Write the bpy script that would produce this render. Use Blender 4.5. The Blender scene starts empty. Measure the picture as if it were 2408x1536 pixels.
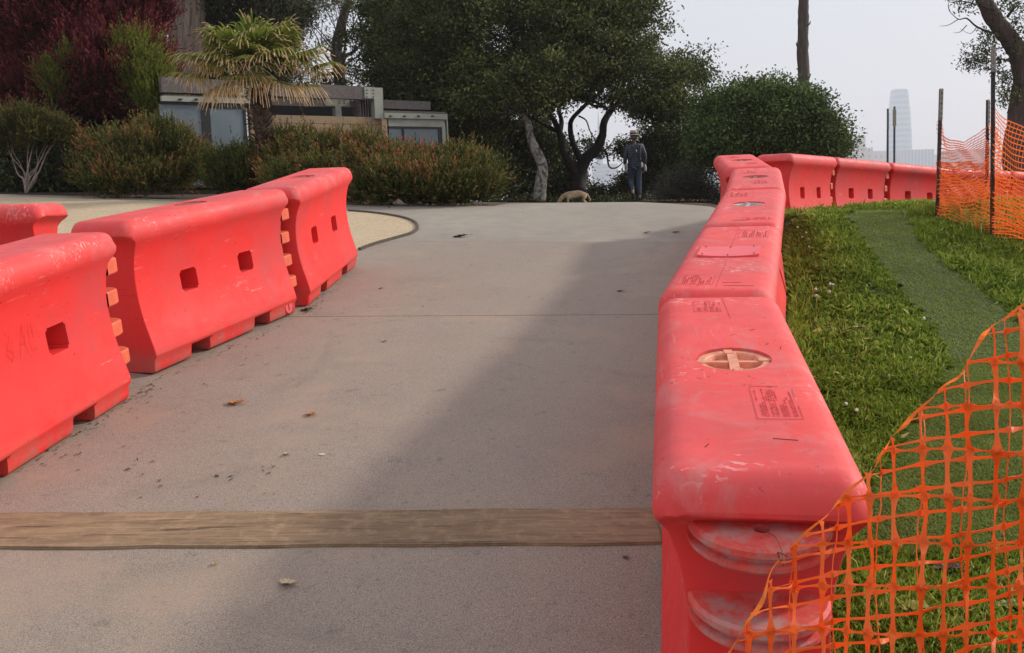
import bpy, bmesh, math, random
import numpy as np
from mathutils import Vector, Matrix
from mathutils.geometry import delaunay_2d_cdt
R_ = math.radians
rng = np.random.default_rng(7)
random.seed(7)
sc = bpy.context.scene
col = sc.collection

# ------------------------------------------------------------------ camera
F_, YC, TP, ROLL, XC, UW, UH = 2090.0, 650.0, 0.095, 0.0368, 1203.5, 2407.0, 1536.0
_p = math.atan(TP)
FW = Vector((0, math.cos(_p), -math.sin(_p))); U0 = Vector((0, math.sin(_p), math.cos(_p))); R0 = Vector((1, 0, 0))
RT = R0*math.cos(ROLL) - U0*math.sin(ROLL); UP = R0*math.sin(ROLL) + U0*math.cos(ROLL)
cam_d = bpy.data.cameras.new('camera'); cam = bpy.data.objects.new('camera', cam_d); col.objects.link(cam)
cam.matrix_world = Matrix((( RT.x, UP.x, -FW.x, 0), (RT.y, UP.y, -FW.y, 0), (RT.z, UP.z, -FW.z, 0), (0, 0, 0, 1)))
cam_d.sensor_width = 36; cam_d.lens = 36*F_/UW; cam_d.clip_start = .05; cam_d.clip_end = 12000
cam_d.shift_y = (YC-UH/2)/UW
sc.camera = cam
# ------------------------------------------------------------------ world, sun, exposure
SUN_EL, SUN_AZ = R_(28), R_(70)        # azimuth from +y towards +x
w = bpy.data.worlds.new('World'); sc.world = w; w.use_nodes = True
nt = w.node_tree; nt.nodes.clear()
out = nt.nodes.new('ShaderNodeOutputWorld'); bg = nt.nodes.new('ShaderNodeBackground'); bg2 = nt.nodes.new('ShaderNodeBackground')
sky = nt.nodes.new('ShaderNodeTexSky'); sky.sky_type = 'NISHITA'; sky.sun_disc = False
sky.sun_elevation = SUN_EL; sky.sun_rotation = SUN_AZ; sky.air_density = 1.2; sky.dust_density = 4; sky.ozone_density = 1
nt.links.new(sky.outputs[0], bg.inputs[0]); bg.inputs[1].default_value = .08
bg2.inputs[0].default_value = (.77, .80, .88, 1); bg2.inputs[1].default_value = 1.02   # high thin cloud layer
mx = nt.nodes.new('ShaderNodeMixShader'); mx.inputs[0].default_value = .8
nt.links.new(bg.outputs[0], mx.inputs[1]); nt.links.new(bg2.outputs[0], mx.inputs[2]); nt.links.new(mx.outputs[0], out.inputs[0])
sl = bpy.data.lights.new('sun', 'SUN'); sl.energy = 3.0; sl.angle = R_(4.5); sl.color = (1, .93, .84)
so = bpy.data.objects.new('sun', sl); col.objects.link(so)
sdir = Vector((math.sin(SUN_AZ)*math.cos(SUN_EL), math.cos(SUN_AZ)*math.cos(SUN_EL), math.sin(SUN_EL)))
so.rotation_euler = sdir.to_track_quat('Z', 'Y').to_euler(); so.location = (30, 5, 30)
sc.view_settings.view_transform = 'Standard'; sc.view_settings.look = 'None'
sc.view_settings.exposure = 0.12; sc.view_settings.gamma = 1
sc.cycles.max_bounces = 6; sc.cycles.diffuse_bounces = 3; sc.cycles.glossy_bounces = 2; sc.cycles.transmission_bounces = 4
sc.cycles.volume_bounces = 1; sc.cycles.transparent_max_bounces = 6
sc.cycles.use_denoising = True; sc.cycles.sample_clamp_indirect = 6
sc.cycles.caustics_reflective = False; sc.cycles.caustics_refractive = False

# ------------------------------------------------------------------ geometry of the place
PA, PB, PH, BH = -.0215, .1225, 1.87, .96
def smooth(a, b, x):
    t = min(1, max(0, (x-a)/(b-a))); return t*t*(3-2*t)
RTOP = [(.57, 2.07), (.892, 3.87), (1.466, 5.65), (2.05, 7.45), (2.545, 9.2)]     # line of the right barriers
def rline(y):
    P = RTOP + [(2.82, 11.0)]
    if y <= P[0][1]: return P[0][0] + (y-P[0][1])*.17
    for a, b in zip(P, P[1:]):
        if y <= b[1]: return a[0] + (b[0]-a[0])*(y-a[1])/(b[1]-a[1])
    return P[-1][0]
def ground(x, y):
    pl = PA*x + PB*y - PH
    lf = smooth(-1.5, -5, x)
    cc = -.009*y - (.0385 if x > 0 else .05)*x + .03 - (1-lf)*(.004*max(0, y-14) + .26*max(0, y-24)) + lf*.03*max(0, y-16)
    cc = max(cc, -3.2)
    rr = -.60 - .055*(y-11.2)
    k = smooth(.22, .3, x/max(y, 1)) if y > 3 else 0
    cap = cc*(1-k) + rr*k
    d = (cap-pl)/.16
    if d > 30: z = pl
    elif d < -30: z = cap
    else: z = -.16*math.log(math.exp(-pl/.16)+math.exp(-cap/.16)) if abs(pl) < 20 and abs(cap) < 20 else min(pl, cap)
    if x > 0 and y < 16:
        s = smooth(.22, .8, x-rline(y)) if y < 10.4 else smooth(2.95, 3.3, x)
        fl = (x-3.32)*.6 - (y-11.2)*.8          # signed distance to the far barrier line (positive = camera side)
        z += .34*s*smooth(4.5, 10.5, y)*(smooth(.0, .5, fl) if x > 2.9 else smooth(11.4, 10.6, y) if False else 1)
    r = math.hypot(x, y)
    if r > 45: z -= 112*smooth(45, 700, r)
    return z
def ray(u, v): return FW + RT*((u-XC)/F_) - UP*((v-YC)/F_)
def at(u, v, y):
    d = ray(u, v); return d*(y/d.y)
def GP(u, v, off=0):
    d = ray(u, v); d = d/d.y; lo = .8; y = lo
    while y < 60:
        if d.z*y < ground(d.x*y, y)+off: break
        y += .05
    return Vector((d.x*y, y, ground(d.x*y, y)+off))
def onray(u, y):                      # a point on the ground straight below image column u at distance y
    v = 450.0
    for i in range(6):
        p = at(u, v, y); z = ground(p.x, y); q = Vector((p.x, y, z)); v = YC - F_*(q.dot(UP))/(q.dot(FW))
    return Vector((p.x, y, z))

# ------------------------------------------------------------------ tags and helpers
def tag(o, label=None, cat=None, group=None, kind=None):
    if label: o['label'] = label
    if cat: o['category'] = cat
    if group: o['group'] = group
    if kind: o['kind'] = kind
    return o
def obj(name, me, mat=None, parent=None, loc=None, smoothed=False):
    if isinstance(me, bmesh.types.BMesh):
        b = me; me = bpy.data.meshes.new(name); b.to_mesh(me); b.free()
    if mat and not me.materials: me.materials.append(mat)
    if smoothed: me.polygons.foreach_set('use_smooth', [True]*len(me.polygons))
    o = bpy.data.objects.new(name, me); col.objects.link(o)
    if parent: o.parent = parent
    if loc is not None: o.location = loc
    return o
def thing(name, loc, label, cat, group=None, rz=0):
    o = bpy.data.objects.new(name, None); col.objects.link(o); o.location = loc; o.rotation_euler = (0, 0, rz); o.empty_display_size = .2
    return tag(o, label, cat, group)
def copy_tree(o):
    c = o.copy(); col.objects.link(c)
    for ch in o.children:
        d = copy_tree(ch); d.parent = c
    return c
def quads(name, V, nper, mat, parent=None, tint=None, smoothed=False):
    """V: (n, nper, 3) array, one face each"""
    n = V.shape[0]; me = bpy.data.meshes.new(name)
    me.vertices.add(n*nper); me.vertices.foreach_set('co', V.astype(np.float32).ravel())
    me.loops.add(n*nper); me.loops.foreach_set('vertex_index', np.arange(n*nper, dtype=np.int32))
    me.polygons.add(n); me.polygons.foreach_set('loop_start', np.arange(0, n*nper, nper, dtype=np.int32))
    me.polygons.foreach_set('loop_total', np.full(n, nper, dtype=np.int32))
    if tint is not None:
        a = me.attributes.new('tint', 'FLOAT', 'POINT'); a.data.foreach_set('value', np.repeat(tint, nper).astype(np.float32))
    me.update(calc_edges=True); me.materials.append(mat)
    o = bpy.data.objects.new(name, me); col.objects.link(o)
    if parent: o.parent = parent
    return o
def box(bm, x0, x1, y0, y1, z0, z1, M=None):
    vs = [Vector((x, y, z)) for z in (z0, z1) for x, y in ((x0, y0), (x1, y0), (x1, y1), (x0, y1))]
    if M: vs = [M @ v for v in vs]
    v = [bm.verts.new(p) for p in vs]
    for f in ((3, 2, 1, 0), (4, 5, 6, 7), (0, 1, 5, 4), (1, 2, 6, 5), (2, 3, 7, 6), (3, 0, 4, 7)): bm.faces.new([v[i] for i in f])
    return v
def tube(bm, pts, rad, seg=7, rough=0):
    rings = []; pts = [Vector(p) for p in pts]
    prev = None
    for i, p in enumerate(pts):
        t = (pts[min(i+1, len(pts)-1)]-pts[max(i-1, 0)]).normalized()
        if prev is None:
            n = t.orthogonal().normalized()
        else:
            n = (prev - t*prev.dot(t)).normalized()
        prev = n; b = t.cross(n); r = rad[i] if isinstance(rad, (list, tuple)) else rad
        rings.append([bm.verts.new(p+(n*math.cos(a)+b*math.sin(a))*r*(1+rough*random.uniform(-1, 1))) for a in [2*math.pi*k/seg for k in range(seg)]])
    for a, b in zip(rings, rings[1:]):
        for k in range(seg): bm.faces.new((a[k], a[(k+1) % seg], b[(k+1) % seg], b[k]))
    bm.faces.new(rings[0][::-1]); bm.faces.new(rings[-1])
def curve(pts, n=5):
    """Catmull-Rom through points"""
    P = [Vector(p) for p in pts]; out_ = []
    for i in range(len(P)-1):
        p0, p1, p2, p3 = P[max(i-1, 0)], P[i], P[i+1], P[min(i+2, len(P)-1)]
        for k in range(n):
            t = k/n
            out_.append(.5*((2*p1)+(p2-p0)*t+(2*p0-5*p1+4*p2-p3)*t*t+(3*p1-p0-3*p2+p3)*t**3))
    return out_+[P[-1]]

# ------------------------------------------------------------------ materials
class NT:
    def __init__(s, name):
        s.m = bpy.data.materials.new(name); s.m.use_nodes = True; s.t = s.m.node_tree; s.t.nodes.clear()
        s.o = s.t.nodes.new('ShaderNodeOutputMaterial'); s.b = s.t.nodes.new('ShaderNodeBsdfPrincipled'); s.t.links.new(s.b.outputs[0], s.o.inputs[0])
        s.tc = s.t.nodes.new('ShaderNodeTexCoord')
    def n(s, k, **kw):
        x = s.t.nodes.new('ShaderNode'+k)
        for a, b in kw.items():
            if a.startswith('i_'):
                a = a[2:]; x.inputs[int(a) if a.isdigit() else a.replace('_', ' ')].default_value = b
            else: setattr(x, a, b)
        return x
    def l(s, a, b): s.t.links.new(a, b)
    def map(s, src='Object', scale=(1, 1, 1), loc=(0, 0, 0)):
        m = s.n('Mapping'); m.inputs['Scale'].default_value = scale; m.inputs['Location'].default_value = loc
        s.l(s.tc.outputs[src], m.inputs[0]); return m.outputs[0]
    def noise(s, scale, detail=4, rough=.55, vec=None, dist=0):
        x = s.n('TexNoise'); x.inputs['Scale'].default_value = scale; x.inputs['Detail'].default_value = detail
        x.inputs['Roughness'].default_value = rough; x.inputs['Distortion'].default_value = dist
        s.l(vec if vec is not None else s.tc.outputs['Object'], x.inputs['Vector']); return x.outputs['Fac']
    def ramp(s, fac, stops):
        r = s.n('ValToRGB'); e = r.color_ramp.elements
        while len(e) < len(stops): e.new(.5)
        for i, (p, c) in enumerate(stops):
            e[i].position = p; e[i].color = (c if len(c) == 4 else (*c, 1)) if hasattr(c, '__len__') else (c, c, c, 1)
        s.l(fac, r.inputs[0]); return r.outputs[0]
    def mix(s, f, a, b, mode='MIX'):
        m = s.n('Mix', data_type='RGBA', blend_type=mode)
        for sock, val in ((m.inputs[0], f), (m.inputs[6], a), (m.inputs[7], b)):
            if hasattr(val, 'links'): s.l(val, sock)
            elif hasattr(val, '__len__'): sock.default_value = (*val, 1) if len(val) == 3 else val
            else: sock.default_value = val
        return m.outputs[2]
    def math(s, op, a, b=0, c=None):
        m = s.n('Math', operation=op)
        for i, v in enumerate((a, b) if c is None else (a, b, c)):
            if hasattr(v, 'links'): s.l(v, m.inputs[i])
            else: m.inputs[i].default_value = v
        return m.outputs[0]
    def col(s, c):
        if hasattr(c, 'links'): s.l(c, s.b.inputs['Base Color'])
        else: s.b.inputs['Base Color'].default_value = (*c, 1)
    def bump(s, h, strength=.3, dist=.01):
        b = s.n('Bump'); b.inputs['Strength'].default_value = strength; b.inputs['Distance'].default_value = dist
        s.l(h, b.inputs['Height']); s.l(b.outputs[0], s.b.inputs['Normal'])
    def rough(s, r):
        if hasattr(r, 'links'): s.l(r, s.b.inputs['Roughness'])
        else: s.b.inputs['Roughness'].default_value = r
def simple(name, c, rough=.6, var=.25, scale=8, bump=0, metal=0):
    m = NT(name); n = m.noise(scale, 5)
    m.col(m.ramp(n, [(.3, [x*(1-var) for x in c]), (.7, [min(1, x*(1+var)) for x in c])])); m.rough(rough)
    m.b.inputs['Metallic'].default_value = metal
    if bump: m.bump(m.noise(scale*6, 4), bump, .005)
    return m.m
def leafmat(name, stops, trans=.3, rough=.55):
    m = NT(name); a = m.n('Attribute', attribute_name='tint')
    c = m.ramp(a.outputs['Fac'], stops); m.col(c); m.rough(rough); m.b.inputs['Specular IOR Level'].default_value = .12
    t = m.n('BsdfTranslucent'); m.l(c, t.inputs[0]); x = m.n('MixShader'); x.inputs[0].default_value = trans
    m.l(m.b.outputs[0], x.inputs[1]); m.l(t.outputs[0], x.inputs[2]); m.l(x.outputs[0], m.o.inputs[0]); return m.m
def barkmat(name, dark, light, sx=6, sz=1.2, bump=.8, pos=(.35, .65)):
    m = NT(name); v = m.map('Object', (sx, sx, sz)); n = m.noise(2.2, 8, .7, v, .8)
    m.col(m.ramp(n, [(pos[0], dark), (pos[1], light)])); m.rough(.9); m.bump(n, bump, .04); return m.m

def m_plastic():
    m = NT('faded_red_plastic')
    oi = m.n('ObjectInfo'); add = m.n('VectorMath', operation='ADD'); sc_ = m.n('VectorMath', operation='SCALE'); sc_.inputs['Scale'].default_value = 37
    comb = m.n('CombineXYZ'); m.l(oi.outputs['Random'], comb.inputs[0]); m.l(oi.outputs['Random'], comb.inputs[1]); m.l(comb.outputs[0], sc_.inputs[0])
    m.l(m.tc.outputs['Object'], add.inputs[0]); m.l(sc_.outputs[0], add.inputs[1]); P = add.outputs[0]
    geo = m.n('SeparateXYZ'); m.l(m.tc.outputs['Object'], geo.inputs[0]); z = geo.outputs[2]
    n1 = m.noise(2.3, 5, .6, P)
    base = m.ramp(n1, [(.3, (.84, .034, .031)), (.7, (.9, .045, .040))])
    bleach = m.ramp(z, [(.80, 0), (.93, 1)])                       # tops bleached by years of weather
    n2 = m.noise(5, 6, .65, P)
    pink = m.ramp(n2, [(.3, (.80, .066, .062)), (.7, (.90, .10, .093))])
    c = m.mix(bleach, base, pink)
    # worn dull patches, pale scuffs, dirt speckles
    mp = m.n('Mapping'); mp.inputs['Scale'].default_value = (30, 2.2, 12); mp.inputs['Rotation'].default_value = (0, 0, .5); m.l(P, mp.inputs[0])
    sc1 = m.noise(2.2, 7, .72, mp.outputs[0], .4); patch = m.noise(1.9, 3, .5, P)
    s = m.math('MULTIPLY', m.ramp(sc1, [(.60, 0), (.66, 1)]), m.ramp(patch, [(.47, 0), (.6, .6)]))
    c = m.mix(s, c, (.8, .33, .3))
    dirt = m.noise(38, 3, .5, P); c = m.mix(m.ramp(dirt, [(.70, 0), (.735, .8)]), c, (.22, .02, .015))
    gr = m.noise(6, 6, .7, P); low = m.ramp(z, [(.0, 1), (.17, 0)]); c = m.mix(m.math('MULTIPLY', low, m.ramp(gr, [(.38, 0), (.62, .8)])), c, (.33, .2, .15))
    dull = m.noise(1.3, 6, .68, P); c = m.mix(m.ramp(dull, [(.45, 0), (.68, .6)]), c, (.50, .085, .09))
    dust = m.noise(3.5, 7, .72, P, 1.0); c = m.mix(m.math('MULTIPLY', bleach, m.ramp(dust, [(.52, 0), (.66, .55)])), c, (.62, .24, .22))
    vm = m.n('Mapping'); vm.inputs['Scale'].default_value = (34, 75, 40); vm.inputs['Rotation'].default_value = (0, 0, .25); m.l(P, vm.inputs[0])
    chips = m.math('MULTIPLY', m.math('MULTIPLY', m.ramp(m.noise(1, 2, .4, vm.outputs[0]), [(.59, 0), (.63, .6)]), m.ramp(m.noise(3.1, 3, .55, P, .6), [(.56, 0), (.63, 1)])), bleach); c = m.mix(chips, c, (.9, .46, .44))
    vm2 = m.n('Mapping'); vm2.inputs['Scale'].default_value = (2, 9, 60); vm2.inputs['Rotation'].default_value = (.12, 0, 0); m.l(P, vm2.inputs[0])
    c = m.mix(m.math('MULTIPLY', m.ramp(m.noise(1.4, 4, .6, vm2.outputs[0]), [(.64, 0), (.68, .5)]), m.ramp(m.noise(2.2, 3, .5, P), [(.5, 0), (.62, 1)])), c, (.42, .03, .03))
    m.col(c); m.rough(m.ramp(dust, [(.3, .42), (.7, .75)])); m.b.inputs['Specular IOR Level'].default_value = .35
    m.b.inputs['Subsurface Weight'].default_value = .0
    nb = m.noise(90, 3, .5, P); n3 = m.noise(3, 3, .5, P); m.bump(m.math('ADD', m.math('MULTIPLY', nb, .12), n3), .35, .01)
    return m.m
PLASTIC = m_plastic()
def m_knuckle():
    m = NT('scuffed_knuckle_plastic'); n = m.noise(7, 7, .75); n2 = m.noise(22, 6, .7)
    c = m.ramp(n2, [(.35, (.66, .05, .045)), (.65, (.78, .11, .08))])
    m.col(m.mix(m.ramp(n, [(.49, 0), (.63, .8)]), c, (.46, .31, .28))); m.rough(.6); m.bump(n2, .3, .006); return m.m
KNUCK = m_knuckle()
def m_orange():
    m = NT('orange_knuckle_plastic'); n = m.noise(9, 6, .7)
    m.col(m.ramp(n, [(.3, (.72, .095, .04)), (.7, (.85, .2, .1))])); m.rough(.55); m.bump(n, .2, .005); return m.m
ORANGEK = m_orange()
def m_concrete():
    m = NT('path_concrete'); g = m.n('SeparateXYZ'); m.l(m.tc.outputs['Object'], g.inputs[0])
    big = m.noise(.55, 5, .6); mid = m.noise(4, 6, .65); fine = m.noise(420, 2, .6); sp = m.noise(190, 2, .5)
    c = m.ramp(big, [(.3, (.315, .242, .172)), (.7, (.425, .332, .24))])
    c = m.mix(m.ramp(mid, [(.35, 0), (.7, .45)]), c, (.27, .235, .21))
    c = m.mix(m.ramp(sp, [(.42, 0), (.64, .7)]), c, (.52, .44, .37))
    c = m.mix(m.ramp(sp, [(.3, .75), (.45, 0)]), c, (.12, .1, .09))
    c = m.mix(m.ramp(fine, [(.42, .7), (.56, 0)]), c, (.15, .12, .10))
    stn = m.noise(1.1, 6, .7, None, 1.2); c = m.mix(m.ramp(stn, [(.55, 0), (.68, .28)]), c, (.17, .145, .125)); c = m.mix(m.ramp(m.noise(9, 6, .75), [(.60, 0), (.66, .45)]), c, (.12, .10, .085)); st3 = m.noise(1.6, 4, .6, m.map('Object', (1, 1, 1), (9, 4, 0))); c = m.mix(m.ramp(st3, [(.55, 0), (.7, .4)]), c, (.42, .30, .21))
    def line(A, B, wid):
        A = Vector(A).xy; B = Vector(B).xy; d = (B-A).normalized(); nx, ny = -d.y, d.x; k = nx*A.x+ny*A.y
        v = m.math('SUBTRACT', m.math('ADD', m.math('MULTIPLY', g.outputs[0], nx), m.math('MULTIPLY', g.outputs[1], ny)), k)
        return v
    j1 = line(GP(735, 745), GP(1530, 742), 0); j2 = line(GP(950, 568), GP(1620, 572), 0)
    wob = m.math('MULTIPLY', m.math('SUBTRACT', m.noise(3, 3), .5), .012)
    # beyond the second joint the slabs are a greyer, smoother pour
    f2 = m.ramp(m.math('ADD', j2, .5), [(.495, 0), (.505, 1)])
    far = m.ramp(big, [(.3, (.27, .225, .178)), (.7, (.35, .30, .24))]); far = m.mix(m.ramp(sp, [(.4, 0), (.7, .3)]), far, (.5, .46, .4)); far = m.mix(m.ramp(mid, [(.4, 0), (.7, .4)]), far, (.2, .19, .165))
    c = m.mix(f2, c, far)
    for j, hw, s in ((j1, .008, .85), (j2, .007, .5)):
        a = m.math('ABSOLUTE', m.math('ADD', j, wob)); mk = m.math('LESS_THAN', a, hw)
        c = m.mix(m.math('MULTIPLY', mk, s), c, (.07, .06, .05))
    ve = m.n('TexVoronoi', feature='DISTANCE_TO_EDGE'); ve.inputs['Scale'].default_value = .42; dn = m.n('TexNoise'); dn.inputs['Scale'].default_value = 2.2; dn.inputs['Detail'].default_value = 6; m.l(m.tc.outputs['Object'], dn.inputs['Vector'])
    va = m.n('VectorMath', operation='MULTIPLY_ADD'); va.inputs[1].default_value = (.55, .55, 0); m.l(dn.outputs['Color'], va.inputs[0]); m.l(m.tc.outputs['Object'], va.inputs[2]); m.l(va.outputs[0], ve.inputs['Vector'])
    ck = m.math('MULTIPLY', m.ramp(ve.outputs['Distance'], [(.002, .6), (.005, 0)]), m.ramp(m.noise(.7, 2, .5), [(.62, 0), (.7, .3)])); c = m.mix(ck, c, (.10, .085, .07))
    m.col(c); m.rough(.88); m.bump(m.math('ADD', fine, m.math('MULTIPLY', sp, 1.5)), .25, .002); return m.m
CONC = m_concrete()
def m_granular(name, a, b, c, scale=60):
    m = NT(name); n = m.noise(.9, 6, .65); s = m.noise(scale, 3, .6); s2 = m.noise(scale/5, 4, .6)
    k = m.ramp(n, [(.3, a), (.7, b)]); k = m.mix(m.ramp(s, [(.45, 0), (.65, .6)]), k, c); k = m.mix(m.ramp(s2, [(.3, .5), (.5, 0)]), k, [x*.45 for x in a])
    m.col(k); m.rough(.95); m.bump(s, .6, .01); return m.m
GRAVEL = m_granular('tan_gravel', (.46, .34, .205), (.58, .44, .28), (.74, .6, .42), 110)
MULCH = m_granular('dark_mulch', (.05, .03, .02), (.09, .055, .038), (.2, .13, .09), 25)
SOIL = m_granular('lawn_soil', (.04, .07, .015), (.06, .10, .02), (.10, .12, .03), 30)
TURFB = m_granular('turf_base', (.06, .085, .03), (.08, .11, .04), (.10, .12, .05), 200)
def m_wood(name, d, l, sy=1, ax='x', knots=True):
    m = NT(name); s = {'x': (2.2, 26, 26), 'y': (16, 1.2, 16), 'z': (16, 16, 1.2)}[ax]
    n = m.noise(1.6, 8, .7, m.map('Object', s), .6); n2 = m.noise(.8, 4, .5)
    c = m.ramp(n, [(.32, d), (.68, l)]); c = m.mix(m.ramp(n2, [(.45, 0), (.7, .35)]), c, [x*.5 for x in d])
    if knots:
        v = m.n('TexVoronoi'); m.l(m.map('Object', (1.1, 2.2, 1)), v.inputs['Vector']); v.inputs['Scale'].default_value = 1.25
        c = m.mix(m.ramp(v.outputs['Distance'], [(.035, .85), (.075, 0)]), c, [x*.22 for x in d])
    cr = m.noise(1.0, 3, .5, m.map('Object', (1.6, 45, 30) if ax == 'x' else (8, 8, 8))); c = m.mix(m.ramp(cr, [(.655, 0), (.68, .7)]), c, [x*.25 for x in d]); g2_ = m.noise(14, 5, .7); c = m.mix(m.ramp(g2_, [(.5, 0), (.7, .5)]), c, [x*1.25 for x in l])
    m.col(c); m.rough(.85); m.bump(n, .5, .006); return m.m
TIMBER = m_wood('weathered_timber', (.17, .108, .058), (.38, .26, .15))
BEAM = m_wood('grey_beam_wood', (.085, .072, .066), (.20, .17, .155), knots=False)
def m_net(name, c):
    m = NT(name); m.col(c); m.rough(.45); m.b.inputs['Specular IOR Level'].default_value = .3
    t = m.n('BsdfTranslucent'); t.inputs[0].default_value = (*c, 1); x = m.n('MixShader'); x.inputs[0].default_value = .5
    m.l(m.b.outputs[0], x.inputs[1]); m.l(t.outputs[0], x.inputs[2]); m.l(x.outputs[0], m.o.inputs[0]); return m.m
NET = m_net('orange_net_plastic', (1, .26, .05)); NETB = m_net('orange_net_far', (.98, .21, .04))
STEEL = simple('dark_post_steel', (.035, .025, .022), .6, .4, 30)
GREYP = simple('grey_post_top', (.28, .26, .23), .7, .2, 30)
BLACK = simple('black_frame', (.012, .013, .015), .4, .2)
TRIM = simple('sage_metal_trim', (.33, .34, .28), .6, .12, 5)
TAN = simple('tan_siding', (.30, .21, .12), .8, .12, 3)
SHADE_SEAM = simple('shade_and_seam_black', (.012, .011, .01), .9, .2)  # near-black that paints in the pavilion's interior shade; also colours the siding seam
CREAM = simple('cream_strip', (.75, .73, .7), .5, .05)
def m_glass():
    m = NT('frosted_door_glass'); n = m.noise(1.2, 4)
    m.col(m.ramp(n, [(.25, (.10, .135, .15)), (.75, (.19, .235, .255))])); m.rough(.28); m.b.inputs['Specular IOR Level'].default_value = .5; return m.m
GLASS = m_glass()
BARK_OAK = barkmat('dark_oak_bark', (.012, .010, .008), (.045, .035, .028))
BARK_PALE = barkmat('mottled_pale_bark', (.07, .065, .055), (.42, .38, .33), 4, 3, .5, (.42, .58))
BARK_EUC = barkmat('peeling_eucalyptus_bark', (.12, .085, .065), (.42, .32, .245), 5, .35, .7, (.36, .62))
BARK_POLE = barkmat('grey_brown_bark', (.055, .042, .035), (.16, .125, .1), 14, 1.2, .9)
BARK_RED = barkmat('shaggy_brown_bark', (.045, .03, .025), (.17, .12, .1), 14, 1.0, 1)
STEMW = barkmat('pale_stem_bark', (.25, .2, .16), (.5, .42, .36), 14, 4, .3)
LEAF_OAK = leafmat('oak_leaves', [(0, (0.0234, 0.0312, 0.0104)), (.5, (0.0845, 0.104, 0.0312)), (1, (0.273, 0.286, 0.091))], .3)
LEAF_OAK2 = leafmat('broadleaf_leaves', [(0, (0.024, 0.0408, 0.0144)), (.5, (0.084, 0.126, 0.0384)), (1, (0.252, 0.312, 0.102))], .3)
LEAF_EUC = leafmat('eucalyptus_leaves', [(0, (0.03, 0.036, 0.0192)), (.5, (0.102, 0.114, 0.06)), (1, (0.312, 0.312, 0.18))], .35)
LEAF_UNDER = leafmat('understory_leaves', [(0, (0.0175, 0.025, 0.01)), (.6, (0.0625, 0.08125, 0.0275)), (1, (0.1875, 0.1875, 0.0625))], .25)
LEAF_PURPLE = leafmat('wine_red_leaves', [(0, (.06, .011, .013)), (.5, (.19, .03, .036)), (1, (.46, .11, .11))], .4)
LEAF_LIME = leafmat('lime_leaves', [(0, (.10, .12, .02)), (.6, (.24, .28, .04)), (1, (.42, .42, .10))], .4)
LEAF_HEDGE = leafmat('hedge_leaves', [(0, (0.0385, 0.0495, 0.011)), (.35, (0.11, 0.1265, 0.0275)), (.55, (0.22, 0.187, 0.055)), (.72, (0.374, 0.121, 0.055)), (1, (0.616, 0.165, 0.099))], .3)
LEAF_HEDGE2 = leafmat('bronze_hedge_leaves', [(0, (.035, .042, .012)), (.5, (.12, .11, .028)), (.75, (.24, .14, .045)), (1, (.34, .15, .06))], .3)
LEAF_GREY = leafmat('grey_green_leaves', [(0, (.035, .035, .026)), (.6, (.085, .085, .065)), (1, (.16, .15, .12))], .2)
GRASS = leafmat('grass_blades', [(0, (0.07715, 0.1154, 0.01512)), (.4, (0.2094, 0.3115, 0.03629)), (.75, (0.4078, 0.5076, 0.09072)), (1, (0.7273, 0.646, 0.2722))], .45, .5)
TURF = leafmat('turf_blades', [(0, (0.1584, 0.21, 0.054)), (.6, (0.2772, 0.36, 0.0918)), (1, (0.4488, 0.51, 0.162))], .4)
DRY = leafmat('dry_litter', [(0, (.05, .03, .015)), (.6, (.2, .1, .04)), (1, (.5, .3, .14))], .2, .7)
PALMG = leafmat('palm_segments', [(0, (.07, .10, .015)), (.3, (.17, .22, .035)), (.55, (.36, .34, .09)), (.75, (.5, .32, .15)), (1, (.78, .56, .34))], .4)

# ------------------------------------------------------------------ ground sheets
def polar_ground():
    rs = [0]; r = .5
    xs = list(np.arange(-26, 26.01, .4)); ys = list(np.arange(-6, 46.01, .4))
    def spread(a): 
        o = list(a); k = a[-1]; s = 1.0
        while k < 2600: s *= 1.35; k += s; o.append(k)
        k = a[0]; s = 1.0
        while k > -2600: s *= 1.35; k -= s; o.insert(0, k)
        return o
    xs = spread(xs); ys = spread(ys); bm = bmesh.new()
    g = [[bm.verts.new((x, y, ground(x, y)-.06)) for x in xs] for y in ys]
    for j in range(len(ys)-1):
        for i in range(len(xs)-1): bm.faces.new((g[j][i], g[j][i+1], g[j+1][i+1], g[j+1][i]))
    return bm
tag(obj('ground', polar_ground(), MULCH, smoothed=True), kind='structure')
def inside(p, poly):
    c = False; x, y = p; n = len(poly); j = n-1
    for i in range(n):
        xi, yi = poly[i]; xj, yj = poly[j]
        if (yi > y) != (yj > y) and x < (xj-xi)*(y-yi)/(yj-yi)+xi: c = not c
        j = i
    return c
def patch(name, poly, mat, off, step=.3, kind='structure'):
    P = [Vector((p[0], p[1])) for p in poly]; B = []
    for a, b in zip(P, P[1:]+P[:1]):
        n = max(1, int((b-a).length/step)); B += [a.lerp(b, k/n) for k in range(n)]
    nb = len(B); xs = [p.x for p in B]; ys = [p.y for p in B]; I = []
    pl = [(p.x, p.y) for p in B]
    y = min(ys)
    while y < max(ys):
        x = min(xs)
        while x < max(xs):
            q = (x+random.uniform(-.02, .02), y+random.uniform(-.02, .02))
            if inside(q, pl): I.append(Vector(q))
            x += step
        y += step
    r = delaunay_2d_cdt(B+I, [(i, (i+1) % nb) for i in range(nb)], [list(range(nb))], 1, 1e-5)
    me = bpy.data.meshes.new(name); me.from_pydata([(v.x, v.y, ground(v.x, v.y)+off) for v in r[0]], [], [f for f in r[2]])
    o = obj(name, me, mat, smoothed=True); tag(o, kind=kind); return o
def g2(u, v): p = GP(u, v); return (p.x, p.y)
redge = [(rline(y)+.12, y) for y in np.arange(-3, 10.9, .5)]
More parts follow.
